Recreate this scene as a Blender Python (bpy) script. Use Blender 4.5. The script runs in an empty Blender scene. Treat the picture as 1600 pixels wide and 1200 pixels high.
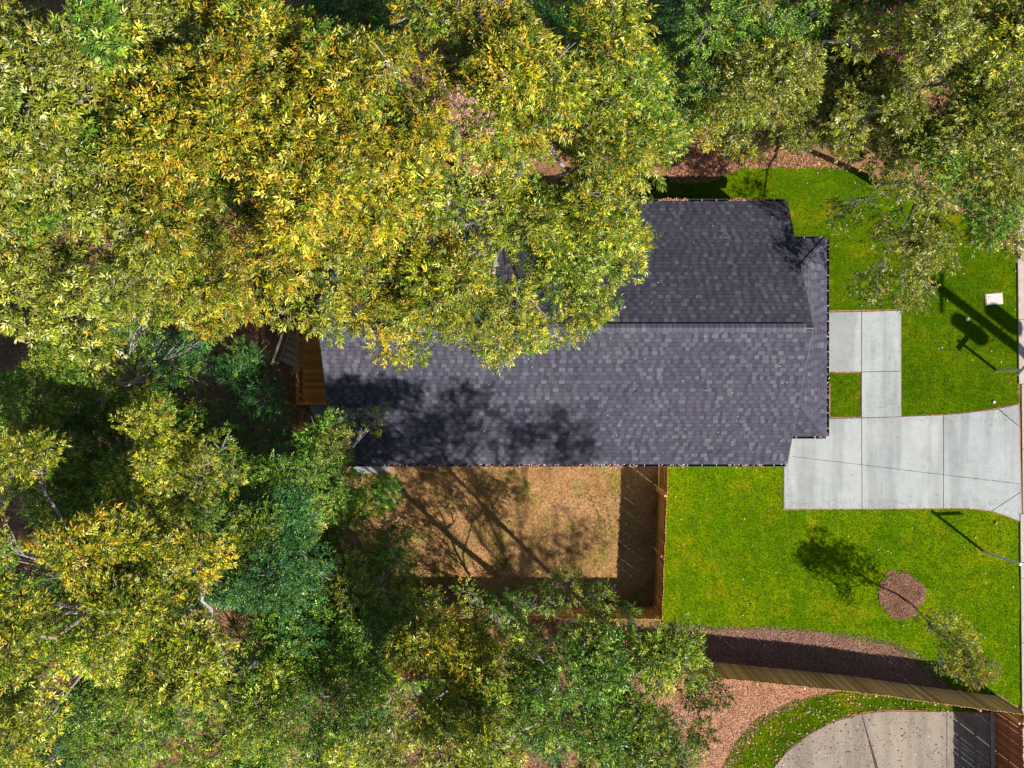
import bpy, bmesh, math, random
import numpy as np
from mathutils import Vector, Matrix
random.seed(7)
RNG = np.random.default_rng(11)
SC = bpy.context.scene
C = SC.collection

# ------------------------------------------------------------ camera, sky, sun, exposure
H = 33.0            # camera height over the lawn, metres
F = 1110.0          # focal length in photo pixels (1600 px wide photo)
cam_d = bpy.data.cameras.new('camera'); cam = bpy.data.objects.new('camera', cam_d); C.objects.link(cam)
cam_d.sensor_width = 36.0; cam_d.lens = F / 1600 * 36.0
cam_d.clip_start = 0.1; cam_d.clip_end = 2000
cam.location = (0, 0, H); cam.rotation_euler = (0, 0, 0)
SC.camera = cam

EL = math.radians(38.5)
AZ = Vector((0.79, -0.613, 0)).normalized()
TOSUN = Vector((AZ.x * math.cos(EL), AZ.y * math.cos(EL), math.sin(EL)))
w = bpy.data.worlds.new('World'); SC.world = w; w.use_nodes = True
nt = w.node_tree
sky = nt.nodes.new('ShaderNodeTexSky'); sky.sky_type = 'NISHITA'; sky.sun_disc = False
sky.sun_elevation = EL; sky.sun_rotation = math.atan2(AZ.x, AZ.y) % (2 * math.pi)
sky.air_density = 1.0; sky.dust_density = 0.6
nt.links.new(sky.outputs[0], nt.nodes['Background'].inputs[0])
nt.nodes['Background'].inputs[1].default_value = 0.065
sd = bpy.data.lights.new('sun', 'SUN'); sd.energy = 5.0; sd.angle = math.radians(0.53); sd.color = (1.0, 0.955, 0.89)
sun = bpy.data.objects.new('sun', sd); C.objects.link(sun)
sun.rotation_euler = (-TOSUN).to_track_quat('-Z', 'Y').to_euler(); sun.location = (30, -25, 40)
SC.view_settings.view_transform = 'Standard'; SC.view_settings.look = 'None'
SC.view_settings.gamma = 1.0; SC.view_settings.use_curve_mapping = False
SC.view_settings.exposure = 0.8

# ------------------------------------------------------------ helpers
def sstep(a, b, x):
    t = np.clip((np.asarray(x, float) - a) / (b - a), 0, 1); return t * t * (3 - 2 * t)
_tab = np.random.default_rng(5).random((64, 256, 256))[:8]
def vnoise(x, y, seed=0):
    x = np.asarray(x, float); y = np.asarray(y, float)
    xi = np.floor(x).astype(int); yi = np.floor(y).astype(int); fx = x - xi; fy = y - yi
    fx = fx * fx * (3 - 2 * fx); fy = fy * fy * (3 - 2 * fy); t = _tab[seed % 8]
    a = t[xi % 256, yi % 256]; b = t[(xi + 1) % 256, yi % 256]; c = t[xi % 256, (yi + 1) % 256]; d = t[(xi + 1) % 256, (yi + 1) % 256]
    return (a * (1 - fx) + b * fx) * (1 - fy) + (c * (1 - fx) + d * fx) * fy
def fbm(x, y, seed=0, o=4):
    s = 0; a = .5; tot = 0
    for k in range(o):
        s = s + a * vnoise(np.asarray(x) * 2 ** k + 17.3 * k, np.asarray(y) * 2 ** k + 5.1 * k, seed + k); tot += a; a *= .5
    return s / tot
def gz(x, y):      # lie of the land: a bank rises north of the house
    return 0.9 * sstep(7.0, 13.5, y) + 0.05 * (fbm(np.asarray(x) * .5, np.asarray(y) * .5, 1, 3) - .5) * sstep(-7, -9, -np.abs(np.asarray(y) - 2))
def W(px, py, z=0.0):          # photo measurement of a point at height z -> metres
    s = F / (H - z); return Vector(((px - 800) / s, (600 - py) / s, z))
def G(px, py):                 # photo measurement of a ground point -> metres
    z = 0
    for _ in range(4):
        p = W(px, py, z); z = float(gz(p.x, p.y))
    return (p.x, p.y)
def inpoly(x, y, poly):
    x = np.asarray(x); y = np.asarray(y); ins = np.zeros(x.shape, bool); n = len(poly)
    for i in range(n):
        x1, y1 = poly[i]; x2, y2 = poly[(i + 1) % n]
        if y1 == y2: continue
        c = ((y1 > y) != (y2 > y)) & (x < (x2 - x1) * (y - y1) / (y2 - y1) + x1); ins ^= c
    return ins
def props(o, label=None, cat=None, group=None, kind=None):
    if label: o['label'] = label
    if cat: o['category'] = cat
    if group: o['group'] = group
    if kind: o['kind'] = kind
    return o
def link(name, me, mat, parent=None, smooth=False):
    o = bpy.data.objects.new(name, me); C.objects.link(o)
    if mat and not me.materials: me.materials.append(mat)
    if parent: o.parent = parent
    if smooth: me.polygons.foreach_set('use_smooth', [True] * len(me.polygons))
    return o
def empty(name, loc=(0, 0, 0), rz=0, **k):
    o = bpy.data.objects.new(name, None); C.objects.link(o); o.location = loc; o.rotation_euler = (0, 0, rz); o.empty_display_size = .3
    return props(o, **k)
def pydata(name, v, f):
    me = bpy.data.meshes.new(name); me.from_pydata([tuple(p) for p in v], [], f); me.update(); return me
def fastmesh(name, V, nper, faces_pat, col=None):
    """V (N*nper,3): N copies of a small pattern; faces_pat list of index tuples (all the same length)."""
    N = len(V) // nper; k = len(faces_pat[0]); nf = len(faces_pat)
    idx = (np.arange(N)[:, None, None] * nper + np.array(faces_pat)[None]).reshape(-1).astype(np.int32)
    me = bpy.data.meshes.new(name)
    me.vertices.add(len(V)); me.vertices.foreach_set('co', np.ascontiguousarray(V, np.float32).ravel())
    me.loops.add(len(idx)); me.loops.foreach_set('vertex_index', idx)
    me.polygons.add(N * nf); me.polygons.foreach_set('loop_start', (np.arange(N * nf) * k).astype(np.int32))
    try: me.polygons.foreach_set('loop_total', np.full(N * nf, k, np.int32))
    except Exception: pass
    if col is not None:
        a = me.attributes.new('tint', 'FLOAT_COLOR', 'FACE')
        c = np.ones((N * nf, 4), np.float32); c[:, :3] = col if len(col) == N * nf and nf > 1 else np.repeat(col, nf, axis=0); a.data.foreach_set('color', c.ravel())
    me.update(calc_edges=True); me.polygons.foreach_set('use_smooth', [False] * len(me.polygons)); return me
def box_bm(bm, x0, x1, y0, y1, z0, z1, M=None):
    vs = [bm.verts.new((x, y, z)) for z in (z0, z1) for y in (y0, y1) for x in (x0, x1)]
    for f in ((0, 2, 3, 1), (4, 5, 7, 6), (0, 1, 5, 4), (2, 6, 7, 3), (0, 4, 6, 2), (1, 3, 7, 5)): bm.faces.new([vs[i] for i in f])
    if M is not None: bmesh.ops.transform(bm, matrix=M, verts=vs)
    return vs
def fin(bm, name, mat, parent=None, bevel=0, smooth=False):
    if bevel: bmesh.ops.bevel(bm, geom=list(bm.edges), offset=bevel, segments=1, affect='EDGES', clamp_overlap=True)
    me = bpy.data.meshes.new(name); bm.to_mesh(me); bm.free(); me.update(); return link(name, me, mat, parent, smooth)
def box(name, mat, dims, parent=None, M=None, bevel=0):
    bm = bmesh.new(); box_bm(bm, *dims, M=M); return fin(bm, name, mat, parent, bevel)
def tube(V, Fc, pts, rad, n=6):
    pts = [Vector(p) for p in pts]; base = len(V); prev = None
    for i, p in enumerate(pts):
        t = (pts[min(i + 1, len(pts) - 1)] - pts[max(i - 1, 0)]).normalized()
        a = t.cross(Vector((0, 0, 1))) if abs(t.z) < .95 else t.cross(Vector((1, 0, 0)))
        if prev is not None: a = prev - t * prev.dot(t)
        a.normalize(); prev = a; b = t.cross(a)
        for k in range(n):
            an = 2 * math.pi * k / n; V.append(p + (a * math.cos(an) + b * math.sin(an)) * rad[i])
    for i in range(len(pts) - 1):
        for k in range(n):
            Fc.append((base + i * n + k, base + i * n + (k + 1) % n, base + (i + 1) * n + (k + 1) % n, base + (i + 1) * n + k))
    Fc.append(tuple(base + k for k in range(n))[::-1]); Fc.append(tuple(base + (len(pts) - 1) * n + k for k in range(n)))
def tubeobj(name, mat, pts, rad, parent=None, n=8, smooth=True):
    V, Fc = [], []; tube(V, Fc, pts, rad, n); return link(name, pydata(name, V, Fc), mat, parent, smooth)

# ------------------------------------------------------------ materials
def mat(name, base, rough=.8, noise=None, bump=None, attr=False, spec=.3, metal=0, coords='Object'):
    """noise: list of (scale, [(pos,color)...], factor, stretch) layers mixed over the base"""
    m = bpy.data.materials.new(name); m.use_nodes = True; N = m.node_tree.nodes; L = m.node_tree.links; p = N['Principled BSDF']
    p.inputs['Roughness'].default_value = rough; p.inputs['Specular IOR Level'].default_value = spec; p.inputs['Metallic'].default_value = metal
    tc = N.new('ShaderNodeTexCoord'); src = tc.outputs[coords]
    if attr:
        a = N.new('ShaderNodeAttribute'); a.attribute_name = 'tint'; cur = a.outputs['Color']
    else:
        r = N.new('ShaderNodeRGB'); r.outputs[0].default_value = (*base, 1); cur = r.outputs[0]
    for (sc, col, fac, st, blend) in (noise or []):
        mp = N.new('ShaderNodeMapping'); mp.inputs['Scale'].default_value = st; L.new(src, mp.inputs[0])
        n = N.new('ShaderNodeTexNoise'); n.inputs['Scale'].default_value = sc; n.inputs['Detail'].default_value = 6; n.inputs['Roughness'].default_value = .6; L.new(mp.outputs[0], n.inputs['Vector'])
        cr = N.new('ShaderNodeValToRGB'); L.new(n.outputs[0], cr.inputs[0]); e = cr.color_ramp.elements
        e[0].position = col[0][0]; e[0].color = (*col[0][1], 1); e[1].position = col[-1][0]; e[1].color = (*col[-1][1], 1)
        for q in col[1:-1]:
            x = e.new(q[0]); x.color = (*q[1], 1)
        mx = N.new('ShaderNodeMix'); mx.data_type = 'RGBA'; mx.blend_type = blend; mx.inputs[0].default_value = fac
        L.new(cur, mx.inputs[6]); L.new(cr.outputs[0], mx.inputs[7]); cur = mx.outputs[2]
    L.new(cur, p.inputs['Base Color'])
    if bump:
        n = N.new('ShaderNodeTexNoise'); n.inputs['Scale'].default_value = bump[0]; n.inputs['Detail'].default_value = 5; L.new(src, n.inputs['Vector'])
        b = N.new('ShaderNodeBump'); b.inputs['Strength'].default_value = bump[1]; b.inputs['Distance'].default_value = bump[2]; L.new(n.outputs[0], b.inputs['Height']); L.new(b.outputs[0], p.inputs['Normal'])
    return m
g3 = lambda v: (v, v, v)
one = (1, 1, 1)
M = {}
M['floor'] = mat('forest_floor', (.17, .095, .055), .95, [(0.5, [(.3, (.14, .07, .03)), (.5, (.28, .14, .06)), (.72, (.42, .23, .11))], .8, one, 'MIX'), (14, [(.3, g3(.45)), (.7, g3(1.4))], .8, one, 'MULTIPLY'), (60, [(.3, g3(.5)), (.7, g3(1.5))], .7, one, 'MULTIPLY')], (30, .9, .05))
M['straw'] = mat('straw_ground', (.30, .18, .09), .95, [(0.45, [(.36, (.24, .12, .04)), (.5, (.42, .23, .09)), (.66, (.52, .31, .14))], .8, one, 'MIX'), (.8, [(.50, (1, 1, 1)), (.64, (.5, .85, .25))], .85, one, 'MULTIPLY'), (18, [(.3, g3(.6)), (.7, g3(1.3))], .7, one, 'MULTIPLY'), (70, [(.3, g3(.5)), (.7, g3(1.5))], .7, one, 'MULTIPLY')], (45, .9, .04))
LL = lambda a, b, c: [(0.35, [(.35, a), (.52, b), (.68, c)], .95, one, 'MIX'), (.8, [(.53, one), (.70, (2.1, 1.15, 3))], .75, one, 'MULTIPLY'), (2.2, [(.4, (.62, .78, .7)), (.6, (1.05, 1.02, 1.0))], .8, one, 'MULTIPLY'), (22, [(.3, g3(.5)), (.7, g3(1.4))], .75, one, 'MULTIPLY'), (90, [(.3, g3(.65)), (.7, g3(1.35))], .5, one, 'MULTIPLY')]
M['lawn'] = mat('lawn_turf', (.10, .19, .002), .95, LL((.09, .185, .001), (.135, .235, .001), (.20, .26, .002)), (60, .8, .04), spec=.02)
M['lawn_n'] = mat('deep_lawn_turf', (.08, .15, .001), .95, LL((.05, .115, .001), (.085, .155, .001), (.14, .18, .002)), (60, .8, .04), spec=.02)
for q, rot in (('lawn', 0), ('lawn_n', 1.57)):   # laid sod: rolls of turf with slightly different greens and faint seams
    nt_ = M[q].node_tree; p_ = nt_.nodes['Principled BSDF']; lk = p_.inputs['Base Color'].links[0].from_socket
    tc_ = nt_.nodes.new('ShaderNodeTexCoord'); mp_ = nt_.nodes.new('ShaderNodeMapping'); mp_.inputs['Rotation'].default_value = (0, 0, 1.57 + rot); nt_.links.new(tc_.outputs['Object'], mp_.inputs[0])
    nz_ = nt_.nodes.new('ShaderNodeTexNoise'); nz_.inputs['Scale'].default_value = 2.5; ad_ = nt_.nodes.new('ShaderNodeMixRGB'); ad_.blend_type = 'ADD'; ad_.inputs[0].default_value = .14; nt_.links.new(tc_.outputs['Object'], nz_.inputs[0]); nt_.links.new(mp_.outputs[0], ad_.inputs[1]); nt_.links.new(nz_.outputs['Color'], ad_.inputs[2])
    b_ = nt_.nodes.new('ShaderNodeTexBrick'); b_.inputs['Scale'].default_value = 1; b_.inputs['Brick Width'].default_value = 2.4; b_.inputs['Row Height'].default_value = .72; b_.inputs['Mortar Size'].default_value = .014; b_.inputs['Mortar Smooth'].default_value = .6
    b_.inputs['Color1'].default_value = (.80, .90, .9, 1); b_.inputs['Color2'].default_value = (1.25, 1.08, 1, 1); b_.inputs['Mortar'].default_value = (.62, .66, .6, 1); nt_.links.new(ad_.outputs[0], b_.inputs[0])
    mx_ = nt_.nodes.new('ShaderNodeMixRGB'); mx_.blend_type = 'MULTIPLY'; mx_.inputs[0].default_value = .75; nt_.links.new(lk, mx_.inputs[1]); nt_.links.new(b_.outputs[0], mx_.inputs[2]); nt_.links.new(mx_.outputs[0], p_.inputs['Base Color'])
M['mulch'] = mat('bark_mulch', (.25, .12, .08), .95, [(1.2, [(.35, (.20, .095, .065)), (.65, (.36, .18, .12))], .8, one, 'MIX'), (25, [(.3, g3(.5)), (.7, g3(1.5))], .8, one, 'MULTIPLY')], (40, 1, .05))
M['litter'] = mat('leaf_litter_ground', (.40, .21, .14), .95, [(1.0, [(.35, (.36, .16, .085)), (.65, (.54, .29, .17))], .8, one, 'MIX'), (20, [(.3, g3(.55)), (.7, g3(1.4))], .8, one, 'MULTIPLY')], (40, 1, .05))
M['soil'] = mat('red_soil', (.33, .15, .08), .95, [(8, [(.3, g3(.5)), (.7, g3(1.3))], .8, one, 'MULTIPLY')], (30, .6, .03))
conc_layers = lambda tone: [(0.35, [(.35, (.86, .88, .89)), (.65, (1.06, 1.05, 1.03))], .9, one, 'MULTIPLY'), (.7, [(.44, g3(.78)), (.54, g3(1.04))], .9, (1, .10, 1), 'MULTIPLY'), (.9, [(.58, g3(1)), (.72, (.82, .76, .70))], .7, (1, .4, 1), 'MULTIPLY'), (3, [(.3, (.88, .88, .88)), (.7, (1.08, 1.07, 1.05))], .7, one, 'MULTIPLY'), (.55, [(.6, g3(1)), (.75, (1.0, .86, .70))], .5, (1, .5, 1), 'MULTIPLY'), (55, [(.3, g3(.86)), (.7, g3(1.1))], .6, one, 'MULTIPLY'), (9, [(.24, g3(.45)), (.30, g3(1))], .55, one, 'MULTIPLY'), (1.6, [(.60, g3(1)), (.68, g3(.84)), (.74, g3(.93))], .8, (1, .25, 1), 'MULTIPLY'), (5, [(.30, g3(.80)), (.36, g3(1))], .6, (.25, 1, 1), 'MULTIPLY')]
M['concrete'] = mat('driveway_concrete', (.34, .355, .345), .85, conc_layers(1), (120, .2, .004))
M['concrete_old'] = mat('worn_concrete', (.27, .225, .18), .85, conc_layers(1), (90, .3, .006))
M['kerb'] = mat('kerb_concrete', (.42, .33, .29), .85, [(4, [(.3, g3(.75)), (.7, g3(1.15))], .8, one, 'MULTIPLY'), (40, [(.3, g3(.8)), (.7, g3(1.2))], .6, one, 'MULTIPLY')], (60, .4, .01))
M['asphalt'] = mat('pale_asphalt', (.26, .21, .20), .9, [(1, [(.3, g3(.85)), (.7, g3(1.1))], .8, one, 'MULTIPLY'), (80, [(.3, g3(.6)), (.7, g3(1.4))], .8, one, 'MULTIPLY')], (120, .5, .008))
M['dark'] = mat('joint_and_wire_shadow', (.06, .045, .04), .95)
M['shingle'] = mat('asphalt_shingle', (.1, .1, .1), .97, [(0.5, [(.35, (.88, .88, .92)), (.65, (1.12, 1.10, 1.08))], .8, one, 'MULTIPLY'), (150, [(.35, g3(.7)), (.65, g3(1.3))], .6, one, 'MULTIPLY')], (200, .12, .002), attr=True, spec=.04)
M['siding'] = mat('painted_siding', (.55, .54, .51), .6, [(3, [(.3, g3(.93)), (.7, g3(1.04))], .6, one, 'MULTIPLY')])
M['trim'] = mat('white_trim', (.74, .73, .71), .5, [(5, [(.3, g3(.9)), (.7, g3(1.03))], .5, one, 'MULTIPLY')])
M['gutter'] = mat('dark_gutter_metal', (.035, .03, .035), .45, [(6, [(.3, g3(.8)), (.7, g3(1.2))], .5, one, 'MULTIPLY')], spec=.5)
M['hanger'] = mat('white_hanger', (.42, .41, .43), .5, [(9, [(.3, g3(.9)), (.7, g3(1.05))], .5, one, 'MULTIPLY')])
M['glass'] = mat('window_glass', (.03, .04, .05), .08, spec=.8)
def woodmat(name, a, b):
    m = mat(name, a, .8, [(2.3, [(.3, a), (.7, b)], .9, (1, 1, .3), 'MIX'), (18, [(.3, g3(.6)), (.7, g3(1.3))], .85, (3, 3, .25), 'MULTIPLY'), (60, [(.3, g3(.8)), (.7, g3(1.2))], .5, (2, 2, .2), 'MULTIPLY')], (60, .3, .006), spec=.1)
    N = m.node_tree.nodes; L = m.node_tree.links; p = N['Principled BSDF']; src = p.inputs['Base Color'].links[0].from_socket   # every board weathers differently
    oi = N.new('ShaderNodeObjectInfo'); mr = N.new('ShaderNodeMapRange'); mr.inputs['To Min'].default_value = .62; mr.inputs['To Max'].default_value = 1.22; L.new(oi.outputs['Random'], mr.inputs[0])
    v = N.new('ShaderNodeVectorMath'); v.operation = 'SCALE'; L.new(src, v.inputs[0]); L.new(mr.outputs[0], v.inputs['Scale']); L.new(v.outputs[0], p.inputs['Base Color']); return m
M['cedar'] = woodmat('orange_treated_wood', (.60, .29, .06), (.74, .41, .12))
M['oldwood'] = woodmat('weathered_wood', (.54, .32, .12), (.70, .46, .22))
M['deckwood'] = woodmat('deck_wood', (.62, .25, .05), (.78, .38, .10))
M['palewood'] = woodmat('pale_wood', (.42, .33, .22), (.52, .42, .30))
M['redwood'] = woodmat('red_brown_wood', (.25, .10, .05), (.34, .15, .08))
M['bark'] = mat('grey_bark', (.27, .235, .225), .9, [(5, [(.3, g3(.5)), (.7, g3(1.35))], .85, (1, 1, .4), 'MULTIPLY'), (30, [(.3, g3(.7)), (.7, g3(1.25))], .6, (1, 1, .3), 'MULTIPLY')], (30, .8, .02))
M['bark_pale'] = mat('pale_bark', (.48, .43, .43), .85, [(5, [(.3, g3(.55)), (.7, g3(1.2))], .8, (1, 1, .4), 'MULTIPLY')], (30, .6, .015))
M['steel'] = mat('galvanised_steel', (.62, .63, .63), .5, [(12, [(.3, g3(.85)), (.7, g3(1.05))], .5, one, 'MULTIPLY')], metal=.1)
M['signgreen'] = mat('green_sign_face', (.02, .14, .06), .5)
M['polewood'] = mat('creosote_pole', (.12, .085, .06), .9, [(6, [(.3, g3(.6)), (.7, g3(1.3))], .8, (1, 1, .1), 'MULTIPLY')])
M['tank'] = mat('grey_tank_paint', (.35, .36, .36), .5, [(6, [(.3, g3(.9)), (.7, g3(1.05))], .8, one, 'MULTIPLY')])
M['boxlid'] = mat('beige_polymer_lid', (.56, .49, .43), .7, [(25, [(.3, g3(.85)), (.7, g3(1.1))], .7, one, 'MULTIPLY')], (80, .3, .004))
M['white'] = mat('white_plastic', (.78, .78, .78), .5, [(9, [(.3, g3(.95)), (.7, g3(1.0))], .5, one, 'MULTIPLY')])
def leafmat(name, trans=.15, rough=.36, spec=.3):
    m = bpy.data.materials.new(name); m.use_nodes = True; N = m.node_tree.nodes; L = m.node_tree.links; p = N['Principled BSDF']
    a = N.new('ShaderNodeAttribute'); a.attribute_name = 'tint'; L.new(a.outputs['Color'], p.inputs['Base Color'])
    p.inputs['Roughness'].default_value = rough; p.inputs['Specular IOR Level'].default_value = spec
    t = N.new('ShaderNodeBsdfTranslucent'); g = N.new('ShaderNodeMix'); g.data_type = 'RGBA'; g.blend_type = 'MULTIPLY'; g.inputs[0].default_value = 1
    L.new(a.outputs['Color'], g.inputs[6]); g.inputs[7].default_value = (1.5, 1.6, .6, 1); L.new(g.outputs[2], t.inputs[0])
    x = N.new('ShaderNodeMixShader'); x.inputs[0].default_value = trans; L.new(p.outputs[0], x.inputs[1]); L.new(t.outputs[0], x.inputs[2])
    L.new(x.outputs[0], N['Material Output'].inputs[0]); return m
M['leaf'] = leafmat('leaf')
M['blade'] = leafmat('grass_blade', .2, .8, .03)
M['deadleaf'] = leafmat('fallen_leaf', .1, .7, .25)

# ------------------------------------------------------------ leaf geometry
def pick(pal, n, rng, jit=.28):
    pal = np.array(pal, float); c = pal[rng.integers(0, len(pal), n)]; d = pal[rng.integers(0, len(pal), n)]; t = rng.random((n, 1)) * .5
    c = c * (1 - t) + d * t
    return np.clip(c * (1 + jit * rng.standard_normal((n, 1))), .004, .9)
def nrm(v): return v / np.maximum(np.linalg.norm(v, axis=1, keepdims=True), 1e-9)
def leaves_V(c, d, n, L, Wd, fold=.18):
    d = nrm(d); n = n - d * np.sum(n * d, 1, keepdims=True); n = nrm(n); s = np.cross(d, n)
    L = L[:, None]; Wd = Wd[:, None]
    V = np.stack([c, c + d * L * .45 + s * Wd * .5 + n * Wd * fold, c + d * L - n * L * .12, c + d * L * .45 - s * Wd * .5 + n * Wd * fold], 1)
    return V.reshape(-1, 3)
LEAFPAT = [(0, 1, 2), (0, 2, 3)]
SPRAY = {  # (t along stem, angle, relative size)
 'hickory': dict(r=.225, L=.125, W=.040, k=[(.3, 58, .8), (.3, -58, .8), (.6, 50, 1), (.6, -50, 1), (.88, 38, 1.05), (.88, -38, 1.05), (1, 0, 1.15)]),
 'oak': dict(r=.145, L=.128, W=.038, k=[(.2, 80, .9), (.45, -65, 1), (.6, 50, 1), (.8, -35, 1), (.9, 30, 1), (1, 0, 1.1)]),
 'elm': dict(r=.22, L=.078, W=.037, k=[(.15, 60, .9), (.3, -60, .9), (.45, 55, 1), (.6, -55, 1), (.75, 50, 1), (.9, -45, .95), (1, 0, 1)]),
}
def sprays(pos, dirs, up, typ, pal, rng, size=1.0, tone=None):
    sp = SPRAY[typ]; n = len(pos); K = len(sp['k']); dirs = nrm(dirs); up = up - dirs * np.sum(up * dirs, 1, keepdims=True); up = nrm(up); side = np.cross(dirs, up)
    base = pick(pal, n, rng)
    if tone is not None: base = base * tone[:, None]
    Cc, Dd, Nn, Ll, Ww, Co = [], [], [], [], [], []
    szs = size * (.78 + .5 * rng.random(n))
    for (t, a, q) in sp['k']:
        an = np.radians(a + 14 * rng.standard_normal(n))[:, None]
        d = dirs * np.cos(an) + side * np.sin(an) + .16 * rng.standard_normal((n, 3)) - np.array([0, 0, .18])
        Cc.append(pos + dirs * (sp['r'] * t * szs)[:, None]); Dd.append(d); Nn.append(up + .6 * rng.standard_normal((n, 3)))
        Ll.append(sp['L'] * q * szs * (.85 + .3 * rng.random(n))); Ww.append(sp['W'] * q * szs * (.85 + .3 * rng.random(n))); Co.append(np.clip(base * (1 + .16 * rng.standard_normal((n, 1))), .004, .9))
    f = lambda a: np.concatenate(a)
    return leaves_V(f(Cc), f(Dd), f(Nn), f(Ll), f(Ww)), f(Co)

PAL = {
 'yellow': [(.48, .37, .012), (.38, .34, .012), (.28, .30, .01), (.15, .20, .01), (.56, .31, .025), (.06, .10, .01), (.60, .54, .10), (.10, .15, .01)],
 'yelgreen': [(.46, .44, .015), (.30, .35, .014), (.15, .22, .01), (.06, .11, .01), (.48, .35, .03), (.52, .52, .12), (.08, .15, .01)],
 'olive': [(.27, .30, .018), (.17, .21, .014), (.37, .38, .04), (.06, .09, .01), (.40, .31, .04), (.52, .52, .20), (.22, .27, .02), (.10, .15, .01)],  # the pale cream tone paints glints of light onto some leaves
 'green': [(.10, .22, .015), (.15, .29, .018), (.045, .11, .012), (.24, .37, .035), (.08, .19, .015), (.30, .42, .07), (.05, .13, .012)],
 'mixed': [(.12, .23, .012), (.28, .35, .015), (.42, .38, .025), (.05, .12, .01), (.19, .29, .015), (.44, .48, .12), (.08, .17, .012)],
 'deep': [(.03, .13, .035), (.05, .18, .04), (.07, .21, .045), (.14, .28, .05), (.025, .09, .03)],
 'pink': [(.46, .08, .16), (.38, .06, .16), (.40, .16, .14)],
 'russet': [(.50, .28, .20), (.42, .22, .16), (.58, .36, .27)],
 'red': [(.55, .07, .06), (.48, .15, .08)],
}
ALT = {'yellow': ['yelgreen', 'mixed'], 'yelgreen': ['mixed', 'olive', 'yellow'], 'olive': ['yelgreen', 'green'], 'green': ['mixed', 'olive'], 'mixed': ['green', 'yelgreen'], 'deep': ['green']}
NLEAF = [0]
def tree(name, label, cat, base, blobs, trunk_r, group=None, bark='bark', limbs=8, seed=0, dens=1.0, leaders=1):
    """blobs: (px, py, rx_px, ry_px, z, kind, pal, density, leaf size)"""
    rng = np.random.default_rng(seed + 100); rd = random.Random(seed)
    bz = float(gz(*base)); root = empty(name, (base[0], base[1], bz), label=label, cat=cat, group=group)
    off = np.array([base[0], base[1], bz])
    lumps = []; VV = []; CC = []
    for (px, py, rxp, ryp, z, typ, pal, dn, ls) in blobs:
        c = W(px, py, z - 1.0); s = F / (H - z + 1); rx = rxp / s; ry = ryp / s; rz = max(.9, .56 * (rx + ry) / 2)
        n = max(3, int(rx * ry * 3.0))
        for i in range(n):
            # spread lumps over the upper shell
            a = rng.random() * 2 * math.pi; q = math.sqrt(rng.random()) * .97
            x = c.x + rx * q * math.cos(a); y = c.y + ry * q * math.sin(a)
            zz = (z - rz) + rz * math.sqrt(max(0, 1 - q * q)) * (.42 + .58 * rng.random()) - (rng.random() ** 3) * rz * 1.1
            r = (.38 + .62 * rng.random()) * min(1.25, .45 + .28 * min(rx, ry))
            if n > 7 and vnoise(x * .6 + seed, y * .6) < .26 * (2 - dn): continue
            p2 = pal
            if rng.random() < (.14 if pal == 'yellow' else .24): p2 = ALT.get(pal, [pal])[rng.integers(0, len(ALT.get(pal, [pal])))]
            lumps.append((x, y, zz, r, typ, p2, dn, ls))
    cen = np.array([[l[0], l[1], l[2]] for l in lumps])
    for (x, y, zz, r, typ, pal, dn, ls) in lumps:
        area = math.pi * r * r; m = int(area * 100 * dn * dens * (.75 + .5 * rng.random()) / (ls ** 1.5))
        if typ == 'oak': m = int(m * 1.4)
        if typ == 'hickory': m = int(m * 1.2)
        if typ == 'elm': m = int(m * 1.5)
        if m < 4: continue
        u = nrm(rng.standard_normal((m, 3))); u[:, 2] = np.where(u[:, 2] < -.25, -u[:, 2], u[:, 2])
        rad = r * (.45 + .62 * rng.random((m, 1)) ** .6)
        lob = 1 + .28 * np.sin(3 * np.arctan2(u[:, 1:2], u[:, 0:1]) + rng.random() * 6)
        p = np.array([x, y, zz]) + u * rad * lob * np.array([1, 1, .62])
        d = u * np.array([1, 1, .35]) + .45 * rng.standard_normal((m, 3)) * np.array([1, 1, .4])
        up = np.array([0, 0, 1.0]) + .5 * u + .42 * rng.standard_normal((m, 3))
        tone = np.full(m, .68 + .48 * rng.random())
        V, Co = sprays(p, d, up, typ, PAL[pal], rng, ls, tone); VV.append(V); CC.append(Co)
    V = np.concatenate(VV) - off; Co = np.concatenate(CC); NLEAF[0] += len(V) // 4
    me = fastmesh('foliage', V, 4, LEAFPAT, Co); o = link('foliage', me, M['leaf'], root); o['kind'] = 'stuff'
    # trunk
    top = cen.mean(0) - off; top[2] = cen[:, 2].mean() - off[2] - .4
    npt = 7; pts = []; rr = []
    wa = min(.25, trunk_r * 1.2); wob = [Vector((rd.uniform(-wa, wa), rd.uniform(-wa, wa), 0)) for _ in range(npt)]
    for i in range(npt):
        t = i / (npt - 1); b = Vector((top[0] * t ** 1.6, top[1] * t ** 1.6, top[2] * t)) + wob[i] * math.sin(math.pi * t); pts.append(b); rr.append(trunk_r * (1.25 if i == 0 else 1) * (1 - .72 * t))
    tubeobj('trunk', M[bark], pts, rr, root, 9)
    def along(P, t):
        f = t * (len(P) - 1); i = min(int(f), len(P) - 2); return P[i].lerp(P[i + 1], f - i)
    # limbs: farthest-point choice of main lumps
    k = min(limbs, len(cen)); idx = [0]
    dist = np.linalg.norm(cen - cen[0], axis=1)
    while len(idx) < k:
        j = int(dist.argmax()); idx.append(j); dist = np.minimum(dist, np.linalg.norm(cen - cen[j], axis=1))
    own = {i: [] for i in idx}
    for j in range(len(cen)):
        if j in own: continue
        b = min(idx, key=lambda i: np.linalg.norm(cen[i] - cen[j])); own[b].append(j)
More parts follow.
